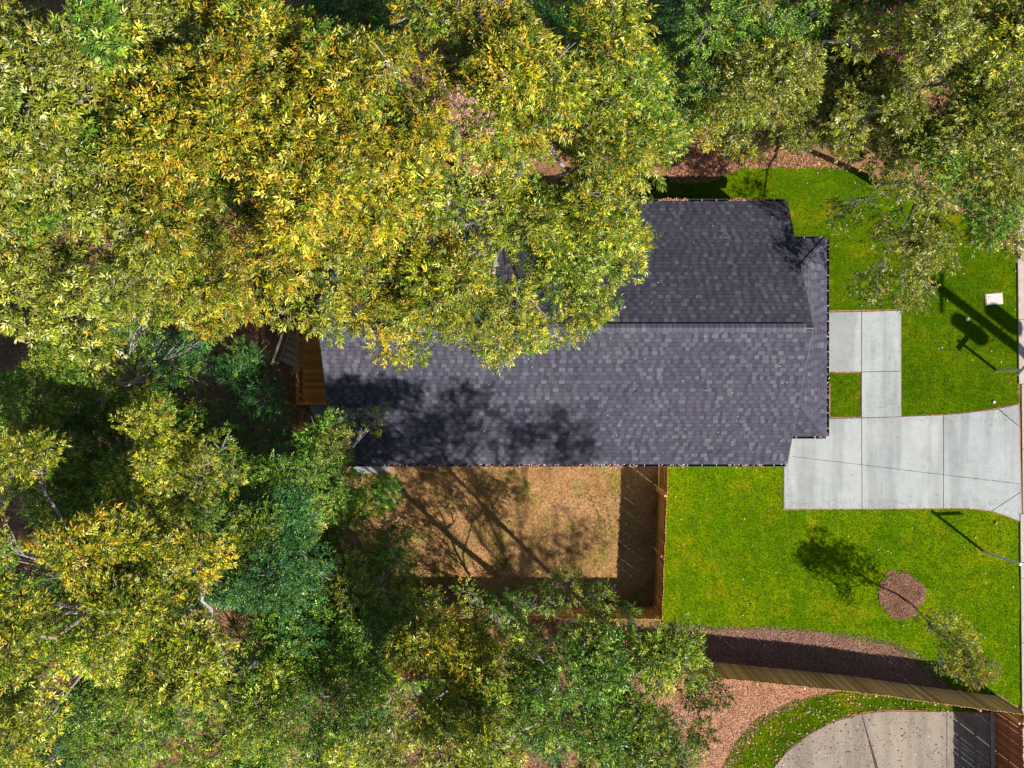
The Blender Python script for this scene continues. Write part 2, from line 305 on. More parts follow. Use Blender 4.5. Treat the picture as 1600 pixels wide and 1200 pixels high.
    def curve(a, b, n, up, jit):
        out = []
        for i in range(n):
            t = i / (n - 1); p = a.lerp(b, t); p.z += up * math.sin(math.pi * t)
            if 0 < i < n - 1: p += Vector((rd.uniform(-jit, jit), rd.uniform(-jit, jit), rd.uniform(-jit, jit)))
            out.append(p)
        return out
    for i in idx:
        V, Fc = [], []; tgt = Vector(cen[i] - off)
        st = along(pts, rd.uniform(.5, .95)); P = curve(st, tgt, 7, .3, .22 if (tgt - st).length > 2 else .08)
        r0 = trunk_r * rd.uniform(.28, .42); tube(V, Fc, P, [r0 * (1 - .78 * q / 6) for q in range(7)], 6)
        for j in own[i][:9]:
            t2 = Vector(cen[j] - off); s2 = along(P, rd.uniform(.35, .9)); Q = curve(s2, t2, 5, .12, .12); tube(V, Fc, Q, [r0 * .38, r0 * .3, r0 * .22, r0 * .16, r0 * .1], 5)
            for _ in range(3):
                e = t2 + Vector((rd.uniform(-1, 1), rd.uniform(-1, 1), rd.uniform(-.1, .7))) * lumps[j][3]; tube(V, Fc, curve(along(Q, rd.uniform(.5, .95)), e, 4, .05, .06), [.018, .014, .01, .006], 4)
        for _ in range(8):
            e = tgt + Vector((rd.uniform(-1, 1), rd.uniform(-1, 1), rd.uniform(-.1, .7))) * lumps[i][3] * 1.1; tube(V, Fc, curve(along(P, rd.uniform(.6, 1)), e, 4, .05, .07), [.024, .017, .012, .007], 4)
        link('branch', pydata('branch', V, Fc), M[bark], root, True)
    return root

# ------------------------------------------------------------ ground and setting
def gridmesh(name, xs, ys, zf):
    X, Y = np.meshgrid(xs, ys); Z = zf(X, Y); nx, ny = len(xs), len(ys); V = np.stack([X, Y, Z], -1).reshape(-1, 3)
    i = np.arange(nx * ny).reshape(ny, nx); q = np.stack([i[:-1, :-1], i[:-1, 1:], i[1:, 1:], i[1:, :-1]], -1).reshape(-1, 4)
    return V, q
def qmesh(name, V, q):
    used = np.unique(q); remap = np.full(len(V), -1); remap[used] = np.arange(len(used)); V = V[used]; q = remap[q]
    me = bpy.data.meshes.new(name); me.vertices.add(len(V)); me.vertices.foreach_set('co', V.astype(np.float32).ravel())
    me.loops.add(q.size); me.loops.foreach_set('vertex_index', q.astype(np.int32).ravel())
    me.polygons.add(len(q)); me.polygons.foreach_set('loop_start', (np.arange(len(q)) * 4).astype(np.int32))
    me.update(calc_edges=True); me.polygons.foreach_set('use_smooth', [True] * len(q)); return me
inner = np.arange(-31, 33.01, .25)
xs = np.concatenate([[-400, -200, -100, -60, -45, -36], inner, [38, 46, 60, 100, 200, 400]])
V, q = gridmesh('ground', xs, xs, lambda X, Y: gz(X, Y) - .03 + .05 * (fbm(X * 1.3, Y * 1.3, 3) - .5) * ((np.abs(X) < 40) & (np.abs(Y) < 40)))
o = link('ground', qmesh('ground', V, q), M['floor']); props(o, kind='structure')
def sheet(name, poly, mt, lift, rough_edge=.12, step=.1, relief=.02, kind='structure', seed=2):
    P = np.array(poly); xs = np.arange(P[:, 0].min() - .3, P[:, 0].max() + .3, step); ys = np.arange(P[:, 1].min() - .3, P[:, 1].max() + .3, step)
    V, q = gridmesh(name, xs, ys, lambda X, Y: gz(X, Y) + lift + relief * (fbm(X * 2.2, Y * 2.2, seed) - .5))
    cx = V[q].mean(1); dx = rough_edge * (fbm(cx[:, 0] * 2.5, cx[:, 1] * 2.5, 4, 3) - .5) * 4; dy = rough_edge * (fbm(cx[:, 0] * 2.5 + 9, cx[:, 1] * 2.5 + 4, 6, 3) - .5) * 4
    q = q[inpoly(cx[:, 0] + dx, cx[:, 1] + dy, poly)]
    o = link(name, qmesh(name, V, q), M[mt]); props(o, kind=kind); return o
GP = lambda L: [G(*p) for p in L]
lawn_n = GP([(940, 292), (1010, 282), (1060, 277), (1105, 272), (1130, 262), (1150, 250), (1200, 245), (1290, 248), (1330, 262), (1420, 300), (1530, 345), (1588, 400), (1590, 470), (1592, 660), (1280, 660), (1150, 420), (930, 340)])
lawn_s = GP([(1041, 700), (1230, 700), (1240, 780), (1595, 780), (1597, 1105), (1585, 1100), (1560, 1086), (1520, 1085), (1455, 1060), (1425, 1030), (1390, 1008), (1330, 998), (1280, 988), (1200, 984), (1120, 985), (1036, 975)])
lawn_se = GP([(1090, 1230), (1128, 1200), (1150, 1160), (1185, 1122), (1240, 1095), (1300, 1082), (1370, 1072), (1450, 1085), (1548, 1095), (1548, 1230)])
straw = GP([(470, 640), (640, 700), (1035, 700), (1030, 960), (1000, 965), (560, 965), (470, 860)])
mulch_bed = GP([(1036, 970), (1120, 978), (1200, 978), (1330, 990), (1400, 1003), (1450, 1030), (1475, 1060), (1490, 1085), (1430, 1082), (1200, 1055), (1030, 1040)])
litter_bed = GP([(1000, 1040), (1100, 1040), (1240, 1052), (1330, 1070), (1260, 1095), (1200, 1125), (1160, 1170), (1130, 1230), (960, 1230)])
bank = GP([(1020, 225), (1060, 215), (1140, 212), (1190, 236), (1240, 244), (1300, 248), (1330, 256), (1330, 266), (1300, 262), (1160, 262), (1110, 285), (1050, 285)])
sheet('yard', straw, 'straw', .012)
sheet('soil_bank', bank, 'litter', .006)
sheet('mulch_bed', mulch_bed, 'mulch', .006)
sheet('leaf_litter_bed', litter_bed, 'litter', .004)
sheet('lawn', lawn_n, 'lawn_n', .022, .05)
sheet('lawn', lawn_s, 'lawn', .022, .05)
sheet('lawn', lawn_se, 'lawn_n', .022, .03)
ring = [(W(1407, 930)[0] + 1.06 * math.cos(a) * (1 + .06 * math.sin(3 * a)), W(1407, 930)[1] + 1.1 * math.sin(a) * (1 + .05 * math.cos(4 * a))) for a in np.linspace(0, 2 * math.pi, 28)[:-1]]
sheet('mulch_ring', ring, 'mulch', .05, .15, step=.05, relief=.07)

def slabpoly(poly, name, mt, z0, z1, parent=None, inset=0.0, bevel=.012):
    P = [Vector((*p, 0)) for p in poly]; A = sum(P[i].x * P[(i + 1) % len(P)].y - P[(i + 1) % len(P)].x * P[i].y for i in range(len(P)))
    if A < 0: P = P[::-1]
    if inset:
        Q = []
        for i, p in enumerate(P):
            a = (p - P[i - 1]).normalized(); b = (P[(i + 1) % len(P)] - p).normalized(); na = Vector((-a.y, a.x, 0)); nb = Vector((-b.y, b.x, 0)); m = (na + nb); m = m / max(.3, m.length_squared / 2) if m.length > 0 else na
            Q.append(p + m * inset)
        P = Q
    bm = bmesh.new(); top = [bm.verts.new((p.x, p.y, z1)) for p in P]; bot = [bm.verts.new((p.x, p.y, z0)) for p in P]
    bm.faces.new(top); n = len(P)
    for i in range(n): bm.faces.new((bot[i], bot[(i + 1) % n], top[(i + 1) % n], top[i]))
    if bevel: bmesh.ops.bevel(bm, geom=[e for e in bm.edges if abs(e.verts[0].co.z - z1) < 1e-6 and abs(e.verts[1].co.z - z1) < 1e-6], offset=min(bevel, .007), segments=1, affect='EDGES')
    return fin(bm, name, M[mt], parent)
g0 = lambda L: [tuple(W(*p)[:2]) for p in L]
# driveway and walk
dw = props(slabpoly(g0([(1224, 600), (1296, 600), (1296, 652), (1345, 652), (1407, 651), (1470, 648), (1500, 646), (1545, 640), (1591, 631), (1596, 816), (1572, 806), (1545, 798), (1510, 794), (1224, 796)]), 'driveway', 'soil', -.05, .040, inset=-.028, bevel=0), kind='structure')
slabpoly(g0([(1230, 656), (1345, 655), (1473, 651), (1500, 649), (1545, 643), (1588, 636), (1592, 811), (1572, 803), (1545, 795), (1510, 791), (1230, 793)]), 'joint_filler', 'dark', 0, .05, dw, 0, 0)
for pl in ([(1224, 655), (1345, 653), (1346, 795), (1224, 795)],
           [(1345, 653), (1407, 651), (1473, 648), (1473, 794), (1346, 795)],
           [(1473, 648), (1500, 646), (1558, 639), (1592, 667), (1594, 768), (1548, 798), (1510, 794), (1473, 794)],
           [(1558, 638), (1575, 635), (1591, 631), (1592, 667)],
           [(1594, 768), (1596, 816), (1572, 806), (1548, 798)]):
    slabpoly(g0(pl), 'slab', 'concrete', 0, .062, dw, .011)
slabpoly([(11.56, -2.1), (12.58, -2.1), (12.58, 1.5), (11.56, 1.5)], 'garage_apron', 'concrete', 0, .06, dw, 0)
wk = props(slabpoly(g0([(1270, 486), (1407, 484), (1407, 652), (1345, 652), (1345, 582), (1270, 582)]), 'walkway', 'soil', -.05, .036, inset=-.026, bevel=0), kind='structure')
slabpoly(g0([(1272, 490), (1404, 488), (1404, 650), (1348, 650), (1348, 578), (1272, 578)]), 'joint_filler', 'dark', 0, .046, wk, 0, 0)
for pl in ([(1270, 488), (1345, 487), (1345, 581), (1270, 581)], [(1345, 487), (1407, 485), (1407, 580), (1345, 581)], [(1345, 581), (1407, 580), (1407, 651), (1345, 652)]):
    slabpoly(g0(pl), 'slab', 'concrete', 0, .066, wk, .011)
# thin dark dashes laid on the drive as the cast shadow of a wire
P0, P1 = W(1237, 713), W(1593, 756); wire_bm = bmesh.new()
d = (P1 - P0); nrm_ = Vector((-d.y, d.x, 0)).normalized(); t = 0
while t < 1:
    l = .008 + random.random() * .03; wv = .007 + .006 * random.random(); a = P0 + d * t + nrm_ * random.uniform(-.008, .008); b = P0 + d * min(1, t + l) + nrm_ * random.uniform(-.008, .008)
    wire_bm.faces.new([wire_bm.verts.new((p.x, p.y, .0665)) for p in (a - nrm_ * wv, b - nrm_ * wv, b + nrm_ * wv, a + nrm_ * wv)]); t += l + random.random() * .006
fin(wire_bm, 'wire_shadow', M['dark'], dw)
# neighbour drive
nd = props(slabpoly(g0([(1195, 1215), (1230, 1172), (1262, 1147), (1300, 1127), (1345, 1113), (1385, 1109), (1548, 1113), (1548, 1330), (1150, 1330)]), 'neighbour_driveway', 'soil', -.05, .044, inset=-.03, bevel=0), kind='structure')
slabpoly(g0([(1204, 1212), (1232, 1176), (1264, 1151), (1301, 1131), (1346, 1117), (1385, 1113), (1544, 1116), (1544, 1325), (1160, 1325)]), 'joint_filler', 'dark', 0, .054, nd, 0, 0)
for pl in ([(1195, 1215), (1227, 1175), (1258, 1204), (1300, 1330), (1150, 1330)], [(1227, 1175), (1262, 1147), (1300, 1127), (1345, 1114), (1400, 1330), (1300, 1330), (1258, 1204)], [(1345, 1114), (1385, 1110), (1478, 1111), (1478, 1330), (1410, 1330)], [(1478, 1111), (1546, 1113), (1546, 1330), (1478, 1330)]):
    slabpoly(g0(pl), 'slab', 'concrete_old', 0, .066, nd, .011)
# kerb, road
kx = lambda y: 23.44 + (6 - y) * .0095
kp = [(-32, 6.0), (32, 0)]
road_poly = [(kx(y) + .34, y) for y in np.linspace(-45, 45, 19)] + [(30.4, 45), (30.4, -45)]
props(slabpoly(road_poly, 'road', 'asphalt', -.1, .004 + .0, bevel=0), kind='structure')
kb = empty('kerb'); props(kb, kind='structure')
y = -30.0
while y < 34:
    y1 = y + 3.0
    if not (-6.4 < (y + y1) / 2 < -1.0): slabpoly([(kx(y), y + .01), (kx(y) + .16, y + .01), (kx(y1) + .16, y1 - .01), (kx(y1), y1 - .01)], 'kerb_stone', 'kerb', -.1, .085, kb, 0, .02)
    slabpoly([(kx(y) + .165, y + .01), (kx(y) + .5, y + .01), (kx(y1) + .5, y1 - .01), (kx(y1) + .165, y1 - .01)], 'gutter_slab', 'kerb', -.1, .02, kb, 0, .01)
    y = y1
# north bank raises the road verge too: keep the kerb on it
slabpoly([(30.4, -45), (30.4, 45), (30.6, 45), (30.6, -45)], 'kerb_stone', 'kerb', -.1, .12, kb, 0, .02)

# ------------------------------------------------------------ grass, straw, litter (stuff)
def scatter(name, poly, n, L, Wd, pal, label, cat, tilt=.5, lift=.03, mt='deadleaf', jitpoly=0, mask=None, seed=1, fold=.15, parent=None, zf=None):
    rng = np.random.default_rng(seed); P = np.array(poly); lo = P.min(0); hi = P.max(0); pts = rng.random((int(n * 2.2), 2)) * (hi - lo) + lo
    ok = inpoly(pts[:, 0], pts[:, 1], poly)
    if mask is not None: ok &= mask(pts[:, 0], pts[:, 1], rng)
    pts = pts[ok][:n]; m = len(pts); z = (gz(pts[:, 0], pts[:, 1]) if zf is None else zf(pts[:, 0], pts[:, 1])) + lift
    c = np.column_stack([pts, z]); a = rng.random(m) * 6.283; tl = tilt * rng.random(m)
    d = np.column_stack([np.cos(a) * np.cos(tl), np.sin(a) * np.cos(tl), np.sin(tl)]); nn = np.array([0, 0, 1.]) + .35 * rng.standard_normal((m, 3))
    V = leaves_V(c, d, nn, L * (.6 + .8 * rng.random(m)), Wd * (.7 + .6 * rng.random(m)), fold)
    o = link(name, fastmesh(name, V, 4, LEAFPAT, pick(pal, m, rng)), M[mt], parent); props(o, kind='stuff')
    if not parent: props(o, label=label, cat=cat)
    return o
GR = [(.11, .21, .002), (.15, .25, .002), (.21, .27, .004), (.085, .17, .002), (.28, .28, .02)]
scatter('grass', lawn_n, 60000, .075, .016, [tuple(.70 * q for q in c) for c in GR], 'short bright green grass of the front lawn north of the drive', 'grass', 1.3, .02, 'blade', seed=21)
scatter('grass', lawn_s, 90000, .075, .016, GR, 'short bright green grass between drive and mulch bed', 'grass', 1.3, .02, 'blade', seed=22)
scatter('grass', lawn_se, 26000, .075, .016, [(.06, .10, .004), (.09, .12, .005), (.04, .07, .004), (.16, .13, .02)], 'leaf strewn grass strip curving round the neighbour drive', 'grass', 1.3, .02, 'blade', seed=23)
ST = [(.66, .40, .19), (.58, .33, .14), (.76, .50, .28), (.34, .17, .07)]
scatter('straw', straw, 42000, .14, .013, ST, 'dry straw mulch strewn over the fenced back yard', 'straw', .25, .03, seed=24)
scatter('weeds', straw, 14000, .09, .02, [(.14, .20, .03), (.10, .16, .02), (.22, .24, .05)], 'sparse green weeds sprouting through the yard straw', 'weeds', 1.1, .03, 'blade', mask=lambda x, y, r: fbm(x * .7, y * .7, 5) > .54, seed=25)
LT = [(.56, .33, .22), (.46, .23, .13), (.38, .16, .08), (.64, .44, .32), (.22, .10, .06)]
scatter('leaf_litter', litter_bed, 14000, .075, .03, [(.50, .28, .17), (.42, .21, .11), (.32, .14, .07), (.62, .42, .28), (.20, .10, .05)], 'pinkish brown leaf litter south of the long fence', 'leaf litter', .5, .03, seed=26)
scatter('leaf_litter', bank, 7000, .11, .05, [(.46, .22, .12), (.36, .15, .08), (.56, .32, .2)], 'orange brown leaf litter on the bank behind the house', 'leaf litter', .5, .03, seed=27)
scatter('mulch', mulch_bed, 20000, .075, .02, [(.28, .13, .09), (.20, .09, .07), (.38, .22, .16), (.5, .4, .34)], 'dark bark chips in the bed along the long fence', 'mulch', .5, .03, seed=28)
scatter('mulch', ring, 2600, .075, .018, [(.30, .14, .09), (.22, .10, .07), (.40, .23, .15)], 'bark chips round the foot of the young tree', 'mulch', .5, .07, seed=29)
scatter('fallen_leaves', lawn_se, 1100, .10, .06, LT, 'pale fallen leaves lying on the grass beside the neighbour drive', 'fallen leaves', .4, .06, seed=30)
scatter('fallen_leaves', lawn_s, 70, .08, .05, [(.6, .55, .45), (.55, .4, .25)], 'few pale fallen leaves on the side lawn', 'fallen leaves', .3, .06, seed=31)
scatter('fallen_leaves', lawn_n, 60, .08, .05, [(.6, .55, .45), (.55, .4, .25)], 'few pale fallen leaves on the front lawn by the walk', 'fallen leaves', .3, .06, seed=32)
scatter('fallen_leaves', g0([(1230, 1180), (1300, 1135), (1380, 1115), (1540, 1118), (1540, 1230), (1215, 1230)]), 60, .07, .045, [(.16, .09, .06), (.25, .14, .08), (.10, .07, .06)], 'small dark leaves scattered on the neighbour concrete', 'fallen leaves', .3, .075, seed=33)
scatter('fallen_leaves', g0([(1226, 660), (1590, 650), (1590, 800), (1226, 790)]), 30, .05, .03, [(.16, .12, .10), (.25, .18, .12)], 'few tiny dark leaves on the pale driveway', 'fallen leaves', .3, .07, seed=34)
forest = g0([(-120, -120), (1620, -120), (1620, 230), (1000, 230), (900, 330), (480, 330), (480, 640), (620, 960), (1030, 980), (1060, 1300), (-120, 1300)])
scatter('leaf_litter', forest, 60000, .13, .06, [(.26, .15, .075), (.18, .10, .05), (.36, .22, .12), (.10, .06, .035)], 'brown fallen leaves covering the forest floor under the trees', 'leaf litter', .5, .0, seed=35)

# ------------------------------------------------------------ house
XW, XE = -7.62, 11.85; YS, YN = -3.44, 7.86; ZE = 2.40; YR = (YS + YN) / 2; PITCH = .47; ZR = ZE + (YN - YR) * PITCH
house = empty('house', ((XW + XE) / 2, YR, 0), label='single storey house with dark grey shingled gable roof beside the concrete drive', cat='house')
ho = -Vector(house.location); 
def HL(bm): bmesh.ops.translate(bm, verts=bm.verts, vec=ho); return bm
wx0, wx1, wy0, wy1 = XW + .3, XE - .3, YS + .35, YN - .35
bm = bmesh.new(); zt = ZE - .16
sec = [(wy0, -.1), (wy0, zt + .12), (YR, ZR - .30), (wy1, zt + .12), (wy1, -.1)]
A = [bm.verts.new((wx0, a, b)) for a, b in sec]; B = [bm.verts.new((wx1, a, b)) for a, b in sec]
bm.faces.new(A); bm.faces.new(B[::-1])
for i in range(4): bm.faces.new((A[i], B[i], B[i + 1], A[i + 1]))
fin(HL(bm), 'wall', M['siding'], house)
# roof deck (two sloping slabs)
bm = bmesh.new()
for ye in (YS, YN):
    v = []
    for x in (XW, XE):
        v += [bm.verts.new((x, ye, ZE)), bm.verts.new((x, YR, ZR)), bm.verts.new((x, YR, ZR - .14)), bm.verts.new((x, ye, ZE - .14))]
    for f in ((0, 1, 2, 3), (7, 6, 5, 4), (0, 4, 5, 1), (3, 2, 6, 7), (0, 3, 7, 4)): bm.faces.new([v[i] for i in f])
bmesh.ops.recalc_face_normals(bm, faces=bm.faces)
roof = fin(HL(bm), 'roof', M['gutter'], house)
SHP = np.array([.84, .86, .84]) * np.array([(.072, .067, .094), (.077, .071, .098), (.083, .078, .105), (.066, .062, .087), (.082, .081, .100), (.082, .070, .099)])
SHL = np.array([.78, .80, .78]) * np.array([(.108, .107, .134), (.120, .122, .146), (.100, .098, .124)])
def tabs(origin, ux, uy, width, length, rng, clip=None, light=.22, off=0):
    """courses of shingle tabs on a plane: ux along the eave, uy up the slope; returns pattern verts (6 per tab), colours, meta"""
    nz = np.cross(ux, uy); V = []; Cc = []; exp = .182; ncr = int(length / exp)
    for r in range(ncr):
        v0 = r * exp; v1 = v0 + exp * 1.02; x = -rng.random() * .2; raised = rng.random() < .5; rowt = .94 + .12 * rng.random()
        while x < width:
            raised = not raised; wd = (.14 + .13 * rng.random()) if raised else (.09 + .15 * rng.random()); x0 = max(0, x); x1 = min(width, x + wd)
            if x1 - x0 > .02:
                cx, cv = (x0 + x1) / 2, (v0 + v1) / 2
                if clip is None or clip(cx, cv):
                    h = .0065 if raised else .0042; e = .002
                    P = lambda a, b, c: origin + ux * a + uy * b + nz * c
                    vv = (v0 - (.016 if raised else 0))
                    vm = v0 + exp * .84; hm = h + (e - h) * .84; V += [P(x0, vv, h), P(x1, vv, h), P(x1, v1, e), P(x0, v1, e), P(x0, vv, 0), P(x1, vv, 0), P(x0, vm, hm), P(x1, vm, hm)]
                    if raised and rng.random() < light * 1.7: c = SHL[rng.integers(0, 3)]
                    else: c = SHP[rng.integers(0, 6)]
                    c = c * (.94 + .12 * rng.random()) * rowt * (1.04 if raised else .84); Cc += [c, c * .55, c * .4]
            x += wd
    return np.array(V), np.array(Cc)
TABF = [(0, 1, 7, 6), (6, 7, 2, 3), (4, 5, 1, 0)]
h0 = np.array(ho); LS = math.hypot(YN - YR, ZR - ZE); uyS = np.array([0, (YR - YS), ZR - ZE]) / LS; uyN = np.array([0, -(YN - YR), ZR - ZE]) / LS
rng = np.random.default_rng(3)
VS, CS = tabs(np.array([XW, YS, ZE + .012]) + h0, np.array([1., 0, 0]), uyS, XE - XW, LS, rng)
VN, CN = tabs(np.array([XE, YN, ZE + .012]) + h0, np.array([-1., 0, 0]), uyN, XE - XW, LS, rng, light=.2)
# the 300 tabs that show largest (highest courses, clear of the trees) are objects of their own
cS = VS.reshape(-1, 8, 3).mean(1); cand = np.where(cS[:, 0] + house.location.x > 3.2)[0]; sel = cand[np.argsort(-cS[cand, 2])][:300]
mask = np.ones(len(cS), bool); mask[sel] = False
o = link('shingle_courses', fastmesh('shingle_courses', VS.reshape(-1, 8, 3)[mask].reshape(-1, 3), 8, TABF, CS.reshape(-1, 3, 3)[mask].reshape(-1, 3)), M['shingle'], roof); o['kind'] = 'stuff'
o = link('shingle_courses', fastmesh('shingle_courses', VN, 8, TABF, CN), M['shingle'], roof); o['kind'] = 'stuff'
for i in sel:
    v = VS.reshape(-1, 8, 3)[i]; link('shingle', fastmesh('shingle', v, 8, TABF, CS[3 * i:3 * i + 3]), M['shingle'], roof)
# ridge cap pieces
x = XW; k = 0
while x < XE - .05:
    x1 = min(x + .205, XE - .32) if k else x + .2
    if x1 <= x: break
    hc = .020; bm = bmesh.new(); wv = .165
    c = SHP[rng.integers(0, 6)] * 1.25 if rng.random() < .72 else SHL[rng.integers(0, 3)] * 1.15
    pts = [(x, -wv, -wv * PITCH), (x, 0, 0), (x, wv, -wv * PITCH), (x1 + .03, -wv, -wv * PITCH), (x1 + .03, 0, 0), (x1 + .03, wv, -wv * PITCH)]
    V = np.array([(a, YR + b, ZR + .065 + cc + (.012 if j < 3 else 0)) for j, (a, b, cc) in enumerate(pts)] + [(a, YR + b * 1.01, ZR + .02 + cc) for j, (a, b, cc) in enumerate(pts)]) + h0
    Fc = [(0, 3, 4, 1), (1, 4, 5, 2), (6, 9, 3, 0), (2, 5, 11, 8), (0, 1, 7, 6), (1, 2, 8, 7)]
    me = pydata('ridge_cap', V, Fc); bm = bmesh.new(); bm.from_mesh(me); bmesh.ops.recalc_face_normals(bm, faces=bm.faces); bm.to_mesh(me); bm.free()
    a = me.attributes.new('tint', 'FLOAT_COLOR', 'FACE'); cc = np.ones((6, 4), np.float32); cc[:, :3] = c; a.data.foreach_set('color', cc.ravel()); link('ridge_cap', me, M['shingle'], roof); x = x1; k += 1
# rake and eave trim
for nm, dims in (('fascia', (XW, XE, YS + .002, YS + .03, ZE - .2, ZE - .145)), ('fascia', (XW, XE, YN - .03, YN - .002, ZE - .2, ZE - .145))):
    box(nm, M['trim'], dims, house, Matrix.Translation(ho))
box('soffit', M['trim'], (XW + .02, XE - .02, YS + .03, wy0 - .002, ZE - .2, ZE - .18), house, Matrix.Translation(ho))
box('soffit', M['trim'], (XW + .02, XE - .02, wy1 + .002, YN - .03, ZE - .2, ZE - .18), house, Matrix.Translation(ho))
for sx, sgn in ((XW, -1), (XE, 1)):
    for ye in (YS, YN):
        V, Fc = [], []; n = Vector((0, YR - ye, ZR - ZE)).normalized(); a = Vector((sx + sgn * .012, ye, ZE - .05)); b = Vector((sx + sgn * .012, YR, ZR - .05)); bm = bmesh.new()
        v = [bm.verts.new(p + Vector((dx, 0, dz))) for p in (a, b) for dx, dz in ((-.012, -.1), (.012, -.1), (.012, .04), (-.012, .04))]
        for f in ((0, 1, 2, 3), (7, 6, 5, 4), (0, 4, 5, 1), (1, 5, 6, 2), (2, 6, 7, 3), (3, 7, 4, 0)): bm.faces.new([v[i] for i in f])
        bmesh.ops.recalc_face_normals(bm, faces=bm.faces); fin(HL(bm), 'rake_board', M['gutter'], house)
# gutters
def gutter(p0, p1, out, step, leafpal, nl, parent=house):
    p0 = Vector(p0); p1 = Vector(p1); out = Vector(out); d = (p1 - p0).normalized(); Wd = .12; D = .11; prof = [(0, 0), (0, -D), (Wd * .75, -D), (Wd, -.03), (Wd, 0), (Wd - .008, 0), (Wd * .72, -D + .01), (.006, -D + .01), (.006, 0)]
    bm = bmesh.new(); R = [[bm.verts.new(p + out * a + Vector((0, 0, b)) + ho) for a, b in prof] for p in (p0, p1)]
    for i in range(len(prof)): j = (i + 1) % len(prof); bm.faces.new((R[0][i], R[0][j], R[1][j], R[1][i]))
    bm.faces.new(R[0]); bm.faces.new(R[1][::-1]); bmesh.ops.recalc_face_normals(bm, faces=bm.faces); g = fin(bm, 'gutter', M['gutter'], parent)
    L = (p1 - p0).length; k = step * .5
    me = None
    while k < L:
        q = p0 + d * k + out * .06; an = math.atan2(d.y, d.x)
        if me is None:
            bm = bmesh.new(); box_bm(bm, -.013, .013, -.045, .045, 0, .008); me = bpy.data.meshes.new('hanger'); bm.to_mesh(me); bm.free()
        hgr = link('hanger', me, M['hanger'], g); hgr.location = q + ho + Vector((0, 0, .004)); hgr.rotation_euler = (0, 0, an); k += step
    rng = np.random.default_rng(int(L * 10)); t = rng.random(nl) * L
    if nl:
        t = t[fbm(t * .9, t * 0 + 3, 2) > .38]; m = len(t); c = np.array(p0 + ho)[None] + t[:, None] * np.array(d)[None] + np.array(out)[None] * (.01 + .12 * rng.random((m, 1))); c[:, 2] += -.03 + .04 * rng.random(m)
        a = rng.random(m) * 6.28; dd = np.column_stack([np.cos(a), np.sin(a), .2 * rng.standard_normal(m)])
        o = link('gutter_leaves', fastmesh('gutter_leaves', leaves_V(c, dd, np.array([0, 0, 1.]) + .4 * rng.standard_normal((m, 3)), .05 + .05 * rng.random(m), .03 + .02 * rng.random(m)), 4, LEAFPAT, pick(leafpal, m, rng)), M['deadleaf'], g); o['kind'] = 'stuff'
LR = [(.48, .24, .15), (.58, .36, .26), (.36, .16, .10)]
gutter((XW, YS, ZE - .02), (XE, YS, ZE - .02), (0, -1, 0), .62, [(.5, .2, .17), (.6, .45, .4), (.3, .12, .1), (.7, .66, .62)], 900)
gutter((XW, YN, ZE - .02), (XE, YN, ZE - .02), (0, 1, 0), .62, LR, 3600)
# porch / garage front roof: low hipped skirt
PX0, PX1, PY0, PY1 = XE - .34, 13.57, -2.24, 6.26; PZ = 2.36; PP = .40
rise = (PX1 - PX0) * PP; run = PX1 - PX0
pr_v = [(PX1, PY0, PZ), (PX1, PY1, PZ), (PX0, PY1, PZ), (PX0, PY0, PZ), (PX0, PY1 - run, PZ + rise), (PX0, PY0 + run, PZ + rise)]
bm = bmesh.new(); v = [bm.verts.new(p) for p in pr_v] + [bm.verts.new((p[0], p[1], PZ - .16)) for p in pr_v[:4]]
for f in ((0, 1, 4, 5), (1, 2, 4), (3, 0, 5), (6, 7, 1, 0), (7, 8, 2, 1), (9, 6, 0, 3), (9, 8, 7, 6)): bm.faces.new([v[i] for i in f])
bmesh.ops.recalc_face_normals(bm, faces=bm.faces); pr = fin(HL(bm), 'porch_roof', M['gutter'], house)
LP = math.hypot(run, rise); a1 = np.array([-run, 0, rise]) / LP
def tri(L0, W0): return lambda a, b: (a > b / L0 * W0) and (a < W0 * 0 + (PY1 - PY0) - b / L0 * W0)
VV, CC = tabs(np.array([PX1, PY0, PZ + .012]) + h0, np.array([0., 1, 0]), a1, PY1 - PY0, LP, rng, clip=lambda a, b: run * b / LP < a < (PY1 - PY0) - run * b / LP, light=.07)
o = link('shingle_courses', fastmesh('shingle_courses', VV, 8, TABF, CC * 1.08), M['shingle'], pr); o['kind'] = 'stuff'
for oy, ux, sy in ((PY1, -1., -1), (PY0, 1., 1)):
    o0 = np.array([PX1 if sy < 0 else PX0, oy, PZ + .012]); VV, CC = tabs(o0 + h0, np.array([ux, 0, 0]), np.array([0, sy * run, rise]) / LP, run, LP, rng, clip=(lambda a, b: a > run * b / LP) if sy < 0 else (lambda a, b: a < run - run * b / LP), light=.07)
    o = link('shingle_courses', fastmesh('shingle_courses', VV, 8, TABF, CC), M['shingle'], pr); o['kind'] = 'stuff'
